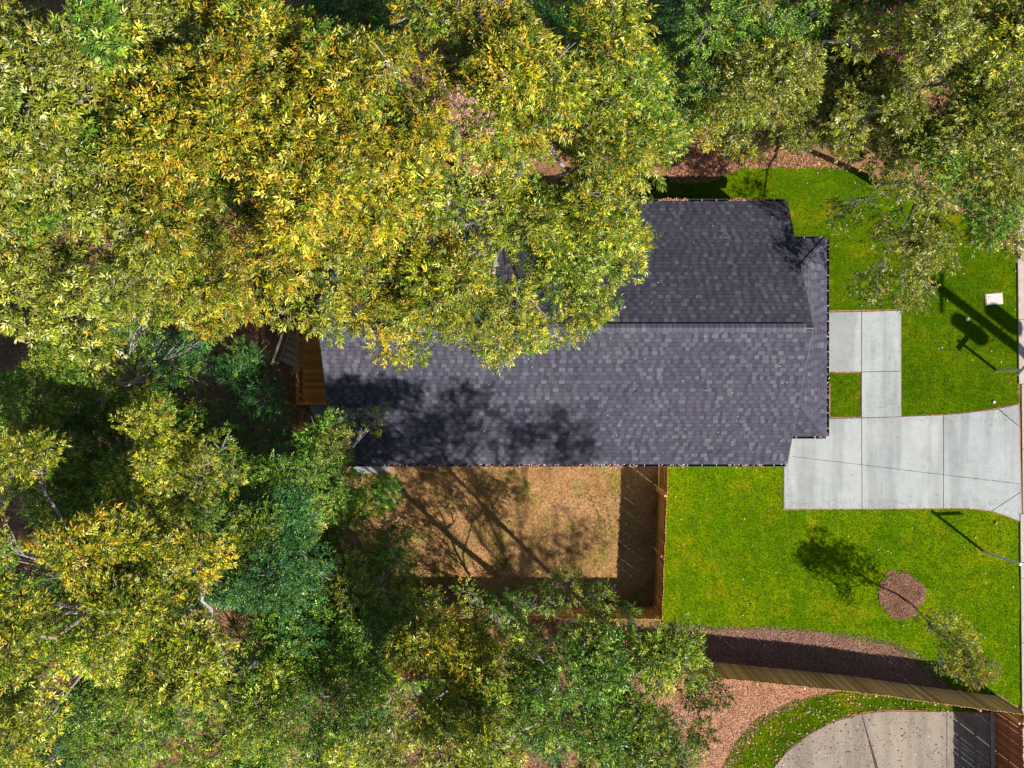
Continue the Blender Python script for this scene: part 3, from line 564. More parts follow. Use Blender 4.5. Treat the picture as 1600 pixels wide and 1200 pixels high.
for p0, p1 in (((PX1, PY1, PZ), (PX0, PY1 - run, PZ + rise)), ((PX1, PY0, PZ), (PX0, PY0 + run, PZ + rise))):
    p0 = Vector(p0) + ho; p1 = Vector(p1) + ho; d = p1 - p0; L = d.length; d.normalize(); s = d.cross(Vector((0, 0, 1))).normalized(); k = 0
    while k < L - .1:
        a = p0 + d * k; b = p0 + d * min(L, k + .24); bm = bmesh.new(); up = Vector((0, 0, .045)); lo = Vector((0, 0, .012))
        v = [bm.verts.new(q) for q in (a - s * .12 + lo * 1.2, a + up * 1.15, a + s * .12 + lo * 1.2, b - s * .12 + lo, b + up, b + s * .12 + lo)]
        for f in ((0, 3, 4, 1), (1, 4, 5, 2), (0, 1, 2)): bm.faces.new([v[i] for i in f])
        bmesh.ops.recalc_face_normals(bm, faces=bm.faces); oo = fin(bm, 'hip_cap', M['shingle'], pr); at = oo.data.attributes.new('tint', 'FLOAT_COLOR', 'FACE'); c = SHP[rng.integers(0, 6)] * 1.15; at.data.foreach_set('color', [*c, 1] * len(oo.data.polygons)); k += .2
gutter((PX1, PY0, PZ - .02), (PX1, PY1, PZ - .02), (1, 0, 0), .66, [(.6, .5, .45), (.4, .2, .15)], 60)
gutter((PX0 + .35, PY0, PZ - .02), (PX1, PY0, PZ - .02), (0, -1, 0), .8, [(.6, .3, .3), (.7, .6, .6)], 60)
gutter((PX0 + .35, PY1, PZ - .02), (PX1, PY1, PZ - .02), (0, 1, 0), .5, [(.7, .66, .62)], 30)
# garage door, entrance, windows, posts
gd = box('garage_door', M['trim'], (wx1 + .002, wx1 + .05, -2.0, 1.4, 0, 2.05), house, Matrix.Translation(ho), .006)
for i in range(4):
    for j in range(4): box('door_panel', M['trim'], (wx1 + .05, wx1 + .07, -1.93 + j * .84, -1.93 + j * .84 + .74, .06 + i * .5, .06 + i * .5 + .42), gd, Matrix.Translation(ho), .012)
fd = box('front_door', M['redwood'], (wx1 + .002, wx1 + .05, 3.2, 4.15, .05, 2.05), house, Matrix.Translation(ho), .006)
tubeobj('handle', M['steel'], [Vector((wx1 + .11, 3.3, .95)) + ho, Vector((wx1 + .11, 3.3, 1.15)) + ho], [.012, .012], fd)
for yy in (2.3, 5.95):
    box('porch_post', M['trim'], (PX1 - .32, PX1 - .18, yy - .07, yy + .07, .05, PZ - .165), house, Matrix.Translation(ho), .008)
def window(x, yw, sgn):
    wd = box('window', M['trim'], (x - .55, x + .55, yw if sgn > 0 else yw - .05, yw + .05 if sgn > 0 else yw, .85, 1.95), house, Matrix.Translation(ho), .006)
    for k in (0, 1): box('pane', M['glass'], (x - .48, x + .48, yw + sgn * .052 if sgn > 0 else yw - .06, yw + .06 if sgn > 0 else yw - .052, .92 + k * .5, 1.38 + k * .5), wd, Matrix.Translation(ho))
for x in (-4.5, -.5, 3.2, 8.5): window(x, wy0 - .002, -1); window(x, wy1 + .002, 1)
for xx in (XE - .2, XW + .35):
    tubeobj('downspout', M['trim'], [Vector((xx, YS - .05, ZE - .13)) + ho, Vector((xx, wy0 - .05, ZE - .4)) + ho, Vector((xx, wy0 - .05, .15)) + ho, Vector((xx, wy0 - .3, .06)) + ho], [.04] * 4, house)
scatter('roof_leaves', [(XW + .2, YS + .2), (XE - .2, YS + .2), (XE - .2, YR - .3), (XW + .2, YR - .3)], 90, .06, .035, [(.6, .5, .4), (.4, .22, .15), (.7, .66, .6)], '', '', .3, .045, seed=41, parent=None, zf=lambda x, y: ZE + (y - YS) * PITCH)
bpy.data.objects['roof_leaves'].name = 'fallen_leaves'
props([o for o in C.objects if o.name.startswith('fallen_leaves') and 'label' not in o][0], label='stray pale leaves lying on the south slope of the dark roof', cat='fallen leaves')
scatter('fallen_leaves', [(XW + .2, YR + .3), (XE - .2, YR + .3), (XE - .2, YN - .2), (XW + .2, YN - .2)], 30, .06, .035, [(.6, .5, .4), (.4, .22, .15)], 'stray leaves lying on the north slope of the dark roof', 'fallen leaves', .3, .045, seed=42, zf=lambda x, y: ZE + (YN - y) * PITCH)

# ------------------------------------------------------------ fences
MESH = {}
def picket_mesh(h, wd, th, dog=True, key=None):
    k = (h, wd, th, dog)
    if k in MESH: return MESH[k]
    bm = bmesh.new(); c = .03 if dog else .002
    prof = [(-wd / 2, 0), (wd / 2, 0), (wd / 2, h - c), (wd / 2 - c, h), (-wd / 2 + c, h), (-wd / 2, h - c)]
    A = [bm.verts.new((a, -th / 2, b)) for a, b in prof]; B = [bm.verts.new((a, th / 2, b)) for a, b in prof]
    bm.faces.new(A); bm.faces.new(B[::-1])
    for i in range(6): j = (i + 1) % 6; bm.faces.new((A[j], A[i], B[i], B[j]))
    bmesh.ops.recalc_face_normals(bm, faces=bm.faces); me = bpy.data.meshes.new('picket'); bm.to_mesh(me); bm.free(); MESH[k] = me; return me
def fence(name, label, pts, h, mt, rail_side, group=None, pw=.14, gap=.004, rails=3, posts=2.4, hj=.02, tip=None, seed=0, capwood=None):
    rd = random.Random(seed); base = Vector((*pts[0], float(gz(*pts[0])))); root = empty(name, base, label=label, cat='fence', group=group)
    for s in range(len(pts) - 1):
        a = Vector((*pts[s], 0)); b = Vector((*pts[s + 1], 0)); d = b - a; L = d.length; d.normalize(); n = Vector((-d.y, d.x, 0)); an = math.atan2(d.y, d.x); x = pw / 2
        me = picket_mesh(h, pw, .018)
        if not me.materials: me.materials.append(M[mt])
        while x < L - pw / 4:
            p = a + d * x; o = bpy.data.objects.new('picket', me); C.objects.link(o); o.parent = root
            o.location = Vector((p.x, p.y, float(gz(p.x, p.y)) + .02)) - base + n * rd.uniform(-.003, .003); o.rotation_euler = (rd.uniform(-.01, .01), rd.uniform(-.006, .006), an); o.scale = (1, 1, 1 + rd.uniform(-hj, hj) / h)
            g = gap if rd.random() > .12 else gap * 2.2; x += pw + g
        for r in range(rails):
            zz = .22 + (h - .45) * r / (rails - 1); q0 = a + n * rail_side * .032 - base; q1 = b + n * rail_side * .032 - base
            Mx = Matrix.Translation((q0.x, q0.y, zz)) @ Matrix.Rotation(an, 4, 'Z'); bz0 = float(gz(a.x, a.y)) - 0; box('rail', M[mt], (0, L, -.019, .019, bz0, bz0 + .088), root, Mx, .003)
        k = max(1, round(L / posts))
        for i in range(k + 1):
            if i == 0 and s > 0: continue
            p = a + d * (L * i / k) + n * rail_side * .10; z0 = float(gz(p.x, p.y)); box('post', M[mt], (-.045, .045, -.045, .045, -.1, h - .04), root, Matrix.Translation(p - base + Vector((0, 0, z0 * 0 + z0 - 0))) @ Matrix.Rotation(an, 4, 'Z'), .004)
    return root
fe_t = W(1030, 722)[:2]; fe_b = W(1022, 948)[:2]
fence('picket_fence', 'orange brown board fence between straw back yard and green side lawn', [fe_b, (fe_t[0] - .02, fe_t[1] - 1.25)], 1.75, 'cedar', 1, seed=1)
gate = empty('gate', (fe_t[0], fe_t[1], 0), label='orange wooden gate with diagonal brace between house wall and yard fence', cat='gate')
for i in range(8):
    o = bpy.data.objects.new('picket', picket_mesh(1.75, .14, .018)); C.objects.link(o); o.parent = gate; o.location = (-.005, -.1 - i * .146, .05); o.rotation_euler = (0, 0, math.pi / 2)
for zz in (.25, 1.45): box('rail', M['cedar'], (-.055, -.017, -1.2, -.02, zz, zz + .09), gate, None, .003)
V0 = Matrix.Translation((-.08, -.62, .9)) @ Matrix.Rotation(math.radians(46), 4, 'X'); box('brace', M['cedar'], (-.018, .018, -.045, .045, -.72, .72), gate, V0, .003)
box('gate_post', M['cedar'], (-.16, -.06, -1.33, -1.23, -.1, 1.85), gate, None, .004); tubeobj('latch', M['steel'], [(-.07, -1.0, 1.1), (-.07, -1.3, 1.1)], [.012, .012], gate)
fb_l = W(600, 945)[:2]
fence('picket_fence', 'orange board fence closing the south side of the straw yard under overhanging leaves', [fb_l, fe_b], 1.75, 'cedar', 1, seed=2)
# leaning lumber beside the yard fence
sef = [W(*p)[:2] for p in ((1036, 1026), (1092, 1032), (1232, 1046), (1337, 1057), (1425, 1070), (1558, 1087))]
fence('picket_fence', 'long weathered board fence running from trees to road south of side lawn', sef, 1.9, 'oldwood', -1, seed=3, hj=.01, posts=2.4)
g0p = W(1551, 1105)[:2]; g1p = (g0p[0] + .12, -21.5)
fence('slatted_fence', 'red brown gapped slat fence along the east side of the neighbour concrete', [g0p, g1p], 1.95, 'redwood', 1, seed=4, pw=.115, gap=.014, posts=1.8)
fence('picket_fence', 'short end panel joining the long weathered fence to the slat fence', [sef[-1], (g0p[0] + .02, g0p[1] + .08)], 1.9, 'oldwood', -1, seed=5)
slabpoly([(g0p[0] - .14, -15.2), (g0p[0] + .1, -15.2), (g0p[0] + .2, -21.5), (g0p[0] - .04, -21.5)], 'kerb_stone', 'kerb', -.05, .12, kb, 0, .01)
# ------------------------------------------------------------ deck, stair, pad
DK = .75
dk = empty('deck', (-8.45, .95, 0), label='orange brown wooden deck with railing behind the west end of the house', cat='deck')
y = -.93; 
bmb = bmesh.new(); box_bm(bmb, -1.05, 1.1, -.068, .068, DK - .028, DK); bmesh.ops.bevel(bmb, geom=list(bmb.edges), offset=.005, segments=1, affect='EDGES'); dbm = bpy.data.meshes.new('board'); bmb.to_mesh(dbm); bmb.free(); dbm.materials.append(M['deckwood'])
k = 0; y = -1.82
while y < 1.95:
    o = bpy.data.objects.new('board', dbm); C.objects.link(o); o.parent = dk; o.location = (random.uniform(-.008, .008), y, random.uniform(-.002, .002)); y += .144 + random.uniform(0, .004); k += 1
for xx in (-1.0, .0, 1.0): box('joist', M['deckwood'], (xx - .02, xx + .02, -1.88, 1.98, DK - .2, DK - .032), dk, None, .003)
for xx in (-1.0, 1.0):
    for yy in (-1.8, .05, 1.9): box('post', M['deckwood'], (xx - .05, xx + .05, yy - .05, yy + .05, -.05, DK + 1.0) if xx < 0 else (xx - .05, xx + .05, yy - .05, yy + .05, -.05, DK - .21), dk, None, .005)
for (a, b) in ((-1.75, 0), (.1, 1.85)):
    box('handrail', M['deckwood'], (-1.07, -.93, a, b, DK + .92, DK + .96), dk, None, .004); box('rail', M['deckwood'], (-1.02, -.98, a, b, DK + .1, DK + .14), dk, None, .003)
    n = int((b - a) / .125)
    for i in range(n): yy = a + .06 + i * .125; box('baluster', M['deckwood'], (-1.018, -.982, yy - .018, yy + .018, DK + .14, DK + .92), dk)
box('handrail', M['deckwood'], (-.93, 1.0, -1.87, -1.73, DK + .92, DK + .96), dk, None, .004)
for i in range(15): xx = -.86 + i * .125; box('baluster', M['deckwood'], (xx - .018, xx + .018, -1.818, -1.782, DK, DK + .92), dk)
st = empty('stair', (-9.9, 1.35, 0), math.radians(-28), label='pale wooden stair leading down from the deck into the trees', cat='stair')
for i in range(5): box('tread', M['palewood'], (-.62 - 0, .38, .72 - i * .30 - .12, .72 - i * .30 + .13, DK - .15 - i * .13, DK - .11 - i * .13), st, None, .006)
for xx in (-.64, .40): 
    box('stringer', M['palewood'], (xx - .02, xx + .02, -1.0, 1.0, -.1, .1), st, Matrix.Translation((0, .05, .33)) @ Matrix.Rotation(math.radians(23), 4, 'X'), .003)
    box('handrail', M['palewood'], (xx - .05, xx + .05, -1.0, 1.0, -.02, .02), st, Matrix.Translation((0, .05, 1.25)) @ Matrix.Rotation(math.radians(23), 4, 'X'), .003)
    for yy in (-.75, .85): box('post', M['palewood'], (xx - .04, xx + .04, yy - .04, yy + .04, -.05, 1.22 + yy * .42), st, None, .004)
pad = props(slabpoly(g0([(484, 634), (515, 630), (575, 660), (610, 735), (560, 742), (505, 690)]), 'patio', 'concrete', -.03, .05, bevel=.01), kind='structure')

# ------------------------------------------------------------ street furniture and small things
def post_sign(label, base, h, blade_dir, blade_len, arm=0, off=0.5):
    root = empty('street_sign', (*base, .02), label=label, cat='sign')
    box('post', M['steel'], (-.05, .05, -.05, .05, 0, h), root, None, .008)
    tubeobj('cap', M['white'], [(0, 0, h), (0, 0, h + .05), (0, 0, h + .07)], [.075, .075, .04], root)
    an = math.atan2(blade_dir[1], blade_dir[0]); Mx = Matrix.Rotation(an, 4, 'Z')
    box('blade', M['steel'], (0.035 - off * blade_len, 0.035 + (1 - off) * blade_len, -.008, .008, h - .22, h - .02), root, Mx, .003)
    tubeobj('foot', M['steel'], [(0, 0, -.02), (0, 0, .06)], [.07, .05], root); return root
post_sign('grey street sign post leaning over the side lawn below the driveway', W(1536, 861)[:2], 2.35, (1, .05), 1.15, off=0)
post_sign('grey street sign post beside the kerb on the front lawn above the driveway', W(1557, 579)[:2], 1.75, (.6, .75), .75, off=.5)
lid = empty('meter_box', (*G(1552, 467), .02 + float(gz(*G(1552, 467)))), math.radians(5), label='beige rectangular utility box lid with round hole set in front lawn', cat='utility box')
box('rim', M['kerb'], (-.42, .42, -.28, .28, -.05, .035), lid, None, .01); box('lid', M['boxlid'], (-.38, .38, -.245, .245, .036, .06), lid, None, .012)
tubeobj('hole', M['white'], [(-.22, .07, .058), (-.22, .07, .066)], [.05, .045], lid, 12); tubeobj('hole_rim', M['dark'], [(-.22, .07, .057), (-.22, .07, .063)], [.062, .062], lid, 12)
def disc(name, label, cat, p, r, mt, h=.05):
    o = tubeobj(name, M[mt], [(0, 0, -.03), (0, 0, h), (0, 0, h + .01)], [r, r, r * .7], None, 12); o.location = (*p, float(gz(*p)) + .02); props(o, label=label, cat=cat)
disc('cleanout_cap', 'small round white cap in the front lawn amid the pole shadow', 'pipe cap', G(1511, 499), .085, 'white')
disc('cleanout_cap', 'small round tan cap in the lawn corner just above the driveway mouth', 'pipe cap', G(1552, 628), .07, 'boxlid')
disc('cleanout_cap', 'small round brown cap in the lawn just below the driveway mouth', 'pipe cap', G(1555, 817), .08, 'soil')
# utility pole beyond the road with transformers (its shadow crosses the lawn)
up = empty('utility_pole', (30.9, -4.1, 0), label='tall wooden utility pole with transformer cans across the road', cat='utility pole')
tubeobj('pole', M['polewood'], [(0, 0, -.3), (0, 0, 5), (0, 0, 12.0)], [.27, .24, .21], up, 12)
box('crossarm', M['polewood'], (-.06, .06, -1.1, 1.1, 11.0, 11.12), up, None, .006)
for (dx, dy, z) in ((-.45, -.5, 8.7), (.52, .46, 8.1)):
    tubeobj('transformer', M['tank'], [(dx, dy, z), (dx, dy, z + .05), (dx, dy, z + 1.15), (dx, dy, z + 1.25)], [.33, .36, .36, .2], up, 14)
    tubeobj('bushing', M['tank'], [(dx, dy, z + 1.2), (dx, dy, z + 1.5)], [.05, .03], up, 8)
    box('bracket', M['steel'], (-.05, .05, -.02, .02, z + .3, z + .4), up, Matrix.Translation((dx * .5, dy * .5, 0)) @ Matrix.Rotation(math.atan2(dy, dx), 4, 'Z') @ Matrix.Diagonal((5, 1, 1, 1)))

# ------------------------------------------------------------ trees
GRP = 'trees round the house'
T = [
 # name, label, base, blobs, trunk radius, extra
 ('hickory_tree', 'broad bright yellow tree left of centre along the top of the wood', (-8.6, 10.2), [(400, 230, 205, 215, 15, 'hickory', 'yellow', 1, 1), (300, 330, 110, 120, 13.5, 'hickory', 'yelgreen', .9, 1), (430, 60, 150, 90, 13, 'hickory', 'yellow', .8, 1)], .34, {}),
 ('hickory_tree', 'yellow tree at top centre with pale limbs showing through', (-2.6, 11.0), [(640, 140, 190, 175, 14.5, 'hickory', 'yellow', .95, 1), (560, 280, 150, 100, 13, 'hickory', 'yellow', .9, 1), (760, 40, 110, 80, 13.5, 'hickory', 'yellow', .9, 1)], .32, dict(bark='bark_pale', limbs=14)),
 ('hickory_tree', 'low yellow tree whose sprays hang over the deck and west roof edge', (-10.6, 6.4), [(410, 420, 170, 100, 12.5, 'hickory', 'yelgreen', 1, 1), (575, 465, 135, 90, 11, 'hickory', 'yellow', .9, .95), (340, 460, 70, 60, 11, 'hickory', 'yellow', .8, .9)], .24, {}),
 ('hickory_tree', 'yellow green tree arching over the middle of the dark roof', (.4, 10.0), [(740, 390, 150, 110, 12, 'hickory', 'yelgreen', .95, .95), (850, 400, 105, 95, 11, 'oak', 'mixed', .95, 1), (800, 490, 75, 80, 10, 'hickory', 'yelgreen', .95, .9), (680, 470, 90, 80, 10, 'oak', 'mixed', .9, 1), (905, 450, 60, 60, 9.5, 'oak', 'mixed', 1, 1), (860, 470, 60, 50, 9.5, 'hickory', 'yelgreen', 1, .9)], .26, {}),
 ('hickory_tree', 'olive yellow tree shading the north eave right of centre', (3.4, 10.2), [(880, 260, 140, 120, 12.5, 'hickory', 'yelgreen', 1, .95), (955, 240, 85, 95, 11, 'oak', 'mixed', .9, 1), (930, 365, 62, 75, 10.5, 'oak', 'yelgreen', 1.1, .95), (860, 360, 80, 70, 10.8, 'oak', 'mixed', 1, .95)], .22, {}),
 ('hickory_tree', 'yellow and green tree at the top edge right of centre', (1.8, 13.2), [(850, 90, 150, 120, 13.5, 'oak', 'yelgreen', .95, 1.1), (930, 150, 90, 80, 12, 'oak', 'mixed', .9, 1.05)], .24, {}),
 ('oak_tree', 'dense dark green tree above the orange soil bank', (6.2, 12.2), [(1030, 90, 130, 120, 11.5, 'elm', 'green', 1, 1.05), (1110, 160, 95, 75, 10, 'elm', 'green', .95, 1), (1010, 170, 80, 70, 10.5, 'elm', 'green', 1.1, 1), (1130, 150, 95, 60, 10, 'elm', 'olive', 1.2, 1), (1170, 60, 80, 70, 10.5, 'elm', 'green', 1.1, 1)], .2, {}),
 ('oak_tree', 'olive green tree at the top between dark green tree and pink shrub', (10.4, 13.6), [(1230, 70, 135, 105, 12, 'oak', 'olive', 1.1, 1), (1220, 175, 130, 65, 10.5, 'oak', 'olive', 1.05, .95), (1330, 60, 90, 75, 11.5, 'oak', 'olive', 1.05, .95)], .22, dict(bark='bark_pale')),
 ('oak_tree', 'green tree in the top right corner of the wood', (17.6, 13.5), [(1500, 70, 135, 105, 12, 'oak', 'olive', 1.1, 1), (1560, 190, 95, 95, 11, 'oak', 'olive', 1.05, 1), (1400, 150, 85, 75, 10.5, 'oak', 'olive', 1.05, .95), (1580, 60, 70, 80, 11.5, 'oak', 'olive', .9, .95)], .22, {}),
 ('oak_tree', 'loose olive green tree hanging over the front lawn and road edge', (16.9, 9.2), [(1490, 280, 115, 110, 9.8, 'oak', 'olive', 1.05, .95), (1395, 400, 95, 60, 6.5, 'oak', 'olive', .62, .95), (1560, 330, 65, 75, 8.5, 'oak', 'olive', .95, .95), (1420, 235, 75, 50, 8.5, 'oak', 'olive', .6, .95), (1330, 350, 55, 45, 6, 'oak', 'green', .4, .9), (1440, 450, 22, 35, 5.5, 'oak', 'olive', .45, .9)], .17, dict(bark='bark', limbs=11)),
 ('small_tree', 'slim green tree behind the soil bank above the front lawn', (12.3, 11.0), [(1325, 185, 95, 70, 9, 'oak', 'olive', 1.0, .9), (1255, 222, 75, 30, 6.5, 'oak', 'green', .7, .9)], .12, {}),
 ('oak_tree', 'large olive green tree in the top left corner', (-13.4, 9.4), [(60, 120, 185, 150, 15, 'oak', 'olive', 1, 1.12), (215, 70, 110, 110, 13.5, 'oak', 'olive', .95, 1.1)], .34, {}),
 ('oak_tree', 'large olive green tree at the left edge above the brown clearing', (-14.2, 4.2), [(90, 360, 185, 150, 14, 'oak', 'olive', 1, 1.1), (225, 290, 95, 110, 13, 'oak', 'olive', .9, 1.05), (60, 260, 120, 80, 14, 'oak', 'olive', .9, 1.1)], .32, {}),
 ('maple_tree', 'yellow tipped tree in the bottom left corner', (-13.6, -9.8), [(100, 900, 170, 125, 13.5, 'oak', 'yelgreen', 1, .95), (60, 1060, 130, 120, 13, 'oak', 'yelgreen', .95, .95), (30, 760, 80, 90, 12, 'oak', 'yelgreen', .9, .9)], .3, {}),
 ('maple_tree', 'yellow green tree at the lower edge near the left corner', (-9.4, -11.6), [(270, 990, 120, 110, 13, 'oak', 'yelgreen', .95, .9), (280, 1130, 140, 90, 12.5, 'oak', 'mixed', .95, .9)], .27, {}),
 ('maple_tree', 'golden topped rounded tree below the brown clearing', (-12.0, -4.0), [(260, 730, 90, 110, 10.5, 'oak', 'yelgreen', .95, .85), (350, 770, 80, 90, 9.5, 'oak', 'mixed', .95, .85), (290, 830, 100, 60, 9.5, 'oak', 'mixed', .9, .85)], .2, {}),
 ('elm_tree', 'small grey green tree with bare twigs beside the brown clearing', (-17.2, .2), [(165, 560, 75, 80, 7, 'elm', 'green', .75, 1.1), (110, 680, 110, 70, 6, 'elm', 'green', 1, 1.1), (190, 490, 50, 50, 8, 'elm', 'green', .9, 1.1)], .13, dict(bark='bark_pale')),
 ('elm_tree', 'dark green tree in the middle of the lower left wood', (-9.0, -7.6), [(430, 900, 110, 125, 9, 'elm', 'deep', 1.1, 1.15), (420, 780, 85, 75, 8, 'elm', 'green', 1.1, 1.1), (500, 1000, 100, 100, 8.5, 'elm', 'green', .95, 1.1)], .2, {}),
 ('elm_tree', 'fresh green tree pressing against the southwest roof corner', (-8.3, -3.9), [(535, 718, 80, 60, 6.8, 'oak', 'green', 1.2, .85), (590, 760, 55, 45, 6.8, 'oak', 'green', 1.2, .85), (565, 800, 75, 75, 6.8, 'oak', 'green', 1.1, .85), (600, 870, 55, 60, 6.5, 'elm', 'green', 1.1, 1.1), (470, 750, 65, 55, 5.5, 'elm', 'deep', .9, 1.1), (560, 670, 40, 25, 5.5, 'oak', 'mixed', .6, .85)], .13, {}),
 ('elm_tree', 'blue green bushy tree under the deck side of the wood', (-12.3, .1), [(375, 625, 75, 75, 4, 'elm', 'deep', .85, 1.0), (300, 590, 70, 60, 3.5, 'elm', 'deep', .45, .9), (350, 680, 90, 40, 4, 'elm', 'deep', .6, 1.0)], .09, {}),
 ('elm_tree', 'green tree at the lower edge left of the forked trunk', (-7.0, -12.6), [(470, 1120, 105, 90, 10, 'elm', 'mixed', .95, 1.1), (570, 1060, 85, 85, 8.5, 'elm', 'green', .9, 1.1), (360, 1110, 70, 70, 9.5, 'elm', 'mixed', .9, 1.1)], .2, {}),
 ('elm_tree', 'mid green tree at the west edge of the straw yard', (-5.9, -8.6), [(580, 900, 60, 90, 7.5, 'elm', 'green', .95, 1.1), (640, 970, 75, 50, 6.5, 'elm', 'mixed', .7, 1.1), (580, 980, 60, 60, 8, 'elm', 'deep', .9, 1.1)], .13, {}),
 ('maple_tree', 'yellow and green tree with dark forked trunk at bottom centre', (-1.6, -12.5), [(690, 1080, 120, 95, 10.5, 'oak', 'yelgreen', 1.1, 1.0), (640, 1170, 110, 60, 11, 'oak', 'yelgreen', 1.1, 1.05), (770, 1050, 80, 75, 10, 'oak', 'mixed', 1.1, 1), (760, 1160, 70, 60, 11, 'oak', 'yelgreen', 1, 1)], .2, {}),
 ('maple_tree', 'dense green tree at the bottom edge right of centre', (3.6, -12.6), [(890, 1060, 120, 95, 13.5, 'oak', 'green', 1.1, .95), (850, 1160, 120, 75, 12.5, 'oak', 'yelgreen', .95, 1), (960, 1130, 85, 85, 12, 'oak', 'green', .9, .95)], .2, {}),
 ('maple_tree', 'green tree overhanging the corner where both board fences meet', (7.0, -13.2), [(1000, 1030, 85, 70, 13.5, 'oak', 'mixed', .95, .9), (1050, 1120, 65, 85, 13, 'oak', 'mixed', .9, .9), (1060, 1010, 40, 30, 7, 'oak', 'mixed', .55, .85), (930, 970, 60, 40, 7, 'oak', 'green', .8, .85)], .15, {}),
 ('maple_tree', 'low leafy tree spilling over the south yard fence', (-.4, -10.9), [(700, 940, 75, 34, 5, 'elm', 'mixed', .8, 1.1), (810, 955, 65, 38, 5, 'elm', 'green', 1, 1.1), (890, 925, 50, 40, 5, 'elm', 'green', .75, 1.1), (940, 950, 60, 34, 5, 'elm', 'mixed', .9, 1.1)], .09, {}),
  ('small_tree', 'dark green understorey tree low between the two yellow crowns at lower left', (-10.6, -9.3), [(200, 980, 110, 90, 7, 'elm', 'deep', .95, 1.3), (170, 860, 90, 60, 6.5, 'elm', 'deep', .9, 1.3)], .09, {}),
 ('small_tree', 'dark green understorey tree near the bottom left corner', (-13.2, -13.6), [(150, 1140, 130, 80, 7.5, 'elm', 'green', .95, 1.3), (30, 1160, 80, 60, 8, 'elm', 'deep', .9, 1.3)], .09, {}),
 ('small_tree', 'dark green understorey tree below the brown clearing at left edge', (-16.9, -5.2), [(60, 740, 100, 60, 5.5, 'elm', 'deep', .95, 1.3), (180, 760, 80, 60, 5.5, 'elm', 'deep', .9, 1.3)], .08, {}),
 ('small_tree', 'dark green understorey tree between golden crown and west yard', (-10.1, -6.6), [(350, 860, 100, 60, 5, 'elm', 'deep', .95, 1.3), (440, 840, 80, 60, 5, 'elm', 'deep', .9, 1.3)], .08, {}),
 ('small_tree', 'dark green understorey tree low at bottom centre', (-4.4, -14.0), [(640, 1060, 100, 70, 5.5, 'elm', 'green', 1.1, 1.3), (600, 1130, 110, 70, 5.5, 'elm', 'deep', .95, 1.3), (740, 1130, 110, 70, 5.5, 'elm', 'green', .95, 1.3)], .08, {}),
 ('small_tree', 'dark green understorey tree low under the crowns right of bottom centre', (4.1, -14.6), [(930, 1110, 100, 80, 5, 'elm', 'deep', .95, 1.3), (1020, 1170, 70, 50, 5, 'elm', 'deep', .95, 1.3), (790, 1020, 90, 40, 5, 'elm', 'green', .8, 1.2)], .08, {}),
 ('small_tree', 'low green tree behind the bank under the top right crowns', (14.6, 14.4), [(1330, 100, 110, 60, 6.5, 'oak', 'green', .8, 1.2), (1400, 190, 110, 50, 7, 'oak', 'green', .9, 1.1), (1180, 180, 110, 45, 7, 'oak', 'olive', 1, 1.1), (1420, 30, 120, 50, 9, 'oak', 'olive', 1.2, 1.1), (1345, 15, 110, 50, 9, 'oak', 'green', 1.3, 1.2), (1300, 130, 60, 70, 7.5, 'oak', 'green', 1.2, 1.2), (1370, 120, 70, 60, 7.5, 'oak', 'olive', 1.1, 1.1), (1200, 40, 110, 60, 7, 'oak', 'green', 1, 1.2)], .08, {}),
 ('small_tree', 'low olive tree at the road edge in the top right wood', (20.6, 12.6), [(1540, 130, 90, 90, 7, 'oak', 'green', 1, 1.2), (1450, 250, 90, 50, 6, 'oak', 'olive', .7, 1.1), (1540, 20, 90, 60, 8, 'oak', 'green', 1, 1.2), (1550, 270, 70, 60, 7, 'oak', 'green', .7, 1.1)], .08, {}),
 ('small_tree', 'dark green understorey tree low at top centre', (2.6, 15.4), [(900, 60, 130, 70, 7, 'elm', 'deep', .9, 1.3), (1060, 60, 130, 70, 7, 'elm', 'deep', .9, 1.3)], .08, {}),
 ('small_tree', 'dark green understorey tree low behind the yellow trees at top left', (-8.0, 14.4), [(330, 90, 130, 90, 7, 'elm', 'deep', .9, 1.3), (520, 60, 130, 90, 7, 'elm', 'deep', .9, 1.3), (180, 200, 120, 90, 6, 'elm', 'deep', .9, 1.3)], .08, {}),
  ('small_tree', 'low green tree filling the gap right of the top left corner tree', (-11.0, 12.6), [(230, 130, 110, 90, 9, 'elm', 'green', 1, 1.3), (40, 40, 90, 70, 9, 'elm', 'green', 1, 1.3)], .09, {}),
 ('small_tree', 'low green tree at the left edge under the yellow tipped crowns', (-18.8, -11.0), [(40, 960, 100, 90, 8, 'elm', 'green', 1, 1.3), (120, 1060, 100, 80, 8, 'elm', 'green', 1, 1.3)], .09, {}),
 ('small_tree', 'low green tree between deep green crown and bottom centre tree', (-6.2, -10.6), [(560, 1000, 90, 80, 6, 'elm', 'green', 1.1, 1.3), (390, 1020, 90, 80, 6, 'elm', 'deep', 1.1, 1.3)], .09, {}),
  ('small_tree', 'low green tree at the left edge in front of the brown clearing', (-18.3, -1.9), [(60, 640, 90, 60, 5, 'elm', 'green', .9, 1.2), (230, 640, 80, 60, 5.5, 'elm', 'green', 1, 1.2), (260, 560, 60, 50, 4.5, 'elm', 'deep', .7, 1.2)], .08, {}),
 ('small_tree', 'low green tree tight against the dark green crown beside the deck', (-9.6, -3.4), [(440, 690, 85, 60, 4.8, 'elm', 'green', 1.1, 1.2), (330, 730, 80, 60, 5, 'elm', 'green', 1.1, 1.2), (520, 840, 80, 60, 5, 'elm', 'green', 1.1, 1.2)], .08, {}),
  ('small_tree', 'low green tree along the bottom edge between the lower left crowns', (-8.6, -16.4), [(340, 1170, 110, 60, 8.5, 'elm', 'green', 1.1, 1.3), (460, 1190, 100, 50, 8, 'elm', 'mixed', 1.1, 1.3), (560, 1180, 90, 60, 8, 'elm', 'green', 1.1, 1.3)], .09, {}),
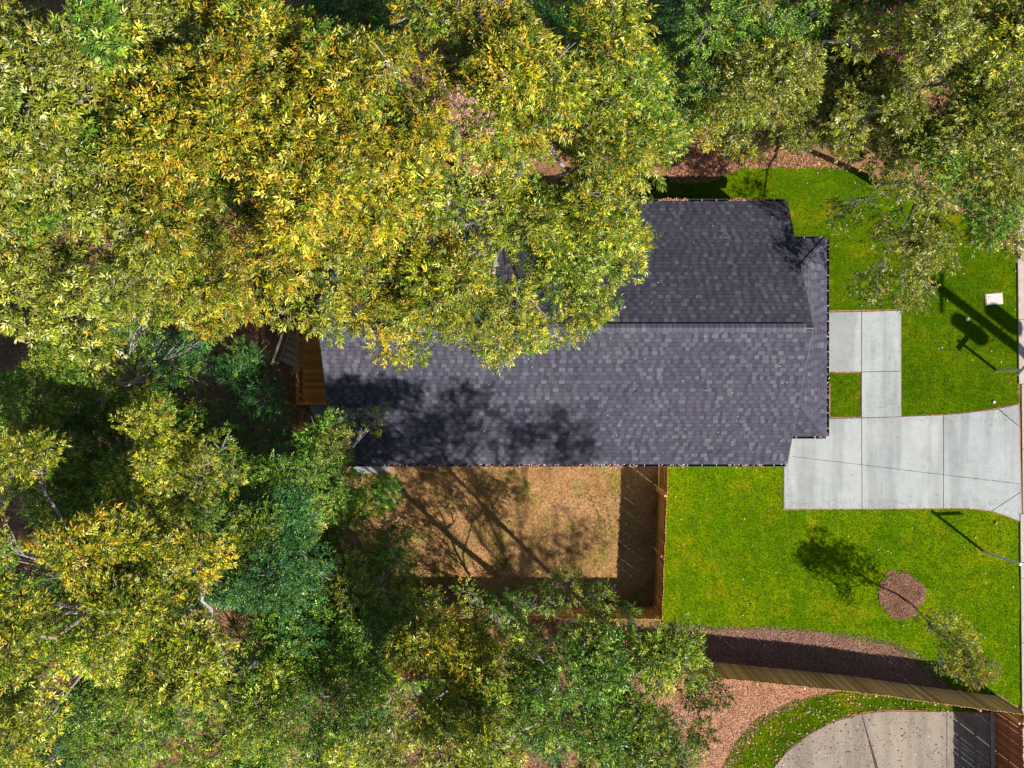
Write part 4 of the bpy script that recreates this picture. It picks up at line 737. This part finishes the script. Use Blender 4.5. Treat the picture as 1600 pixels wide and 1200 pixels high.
 ('small_tree', 'bushy green tree hugging the left edge below the brown clearing', (-21.0, -3.4), [(20, 650, 90, 60, 8, 'elm', 'green', 1.1, 1.2), (110, 600, 70, 55, 7.5, 'elm', 'mixed', 1.1, 1.2), (110, 770, 100, 70, 8, 'elm', 'mixed', 1.1, 1.2)], .09, {}),
 ('dogwood_shrub', 'magenta leaved shrub low among the trees at top right', (14.1, 12.6), [(1415, 45, 26, 20, 10.8, 'oak', 'pink', .8, .8), (1408, 76, 24, 15, 10.6, 'oak', 'pink', .7, .8), (1358, 66, 16, 12, 10.6, 'oak', 'pink', .7, .8)], .06, dict(limbs=4)),
 ('dead_cedar', 'small russet dead tree among yellow crowns near top centre', (-2.1, 9.6), [(710, 178, 15, 22, 14.2, 'elm', 'russet', .9, .8), (740, 195, 17, 11, 14.0, 'elm', 'russet', .8, .8)], .10, dict(limbs=4)),
 ('sumac_shrub', 'small bright red shrub in a gap of the bottom centre wood', (-3.4, -9.9), [(652, 1022, 20, 12, 9.6, 'oak', 'red', .9, .75)], .05, dict(limbs=3)),
 ('young_tree', 'slender young tree with thin yellow green crown in the mulch ring', tuple(W(1415, 938)[:2]), [(1485, 980, 48, 40, 4.2, 'oak', 'yelgreen', .75, .62), (1508, 1015, 40, 36, 4.8, 'oak', 'yellow', 1.1, .62), (1455, 955, 24, 18, 3.2, 'oak', 'mixed', .5, .6), (1480, 1030, 25, 16, 3.6, 'oak', 'yelgreen', .5, .6)], .05, dict(limbs=4, bark='bark')),
 ('maple_tree', 'tall tree south of the house just outside the picture', (5.5, -23.5), [(1290, 1310, 170, 70, 14.0, 'oak', 'mixed', .8, 1.3), (1450, 1450, 150, 80, 12.0, 'oak', 'mixed', .6, 1.2)], .13, dict(dens=.5)),
 ('maple_tree', 'tall spreading tree beyond the lower right corner of the picture', (9.5, -24.5), [(1650, 1500, 260, 170, 18.5, 'oak', 'mixed', .5, 1.3), (1960, 1590, 190, 110, 18.5, 'oak', 'mixed', .5, 1.3), (1560, 1400, 140, 110, 17.5, 'oak', 'mixed', .45, 1.5)], .16, dict(dens=.62)),
]
for i, (nm, lb, base, blobs, tr, ex) in enumerate(T):
    cat = 'shrub' if 'shrub' in nm else 'tree'
    tree(nm, lb, cat, base, blobs, tr, group=GRP if cat == 'tree' and nm != 'young_tree' else None, seed=i * 13 + 1, **ex)
print('LEAVES', NLEAF[0])

for m in bpy.data.materials:
    if m.use_nodes: pass
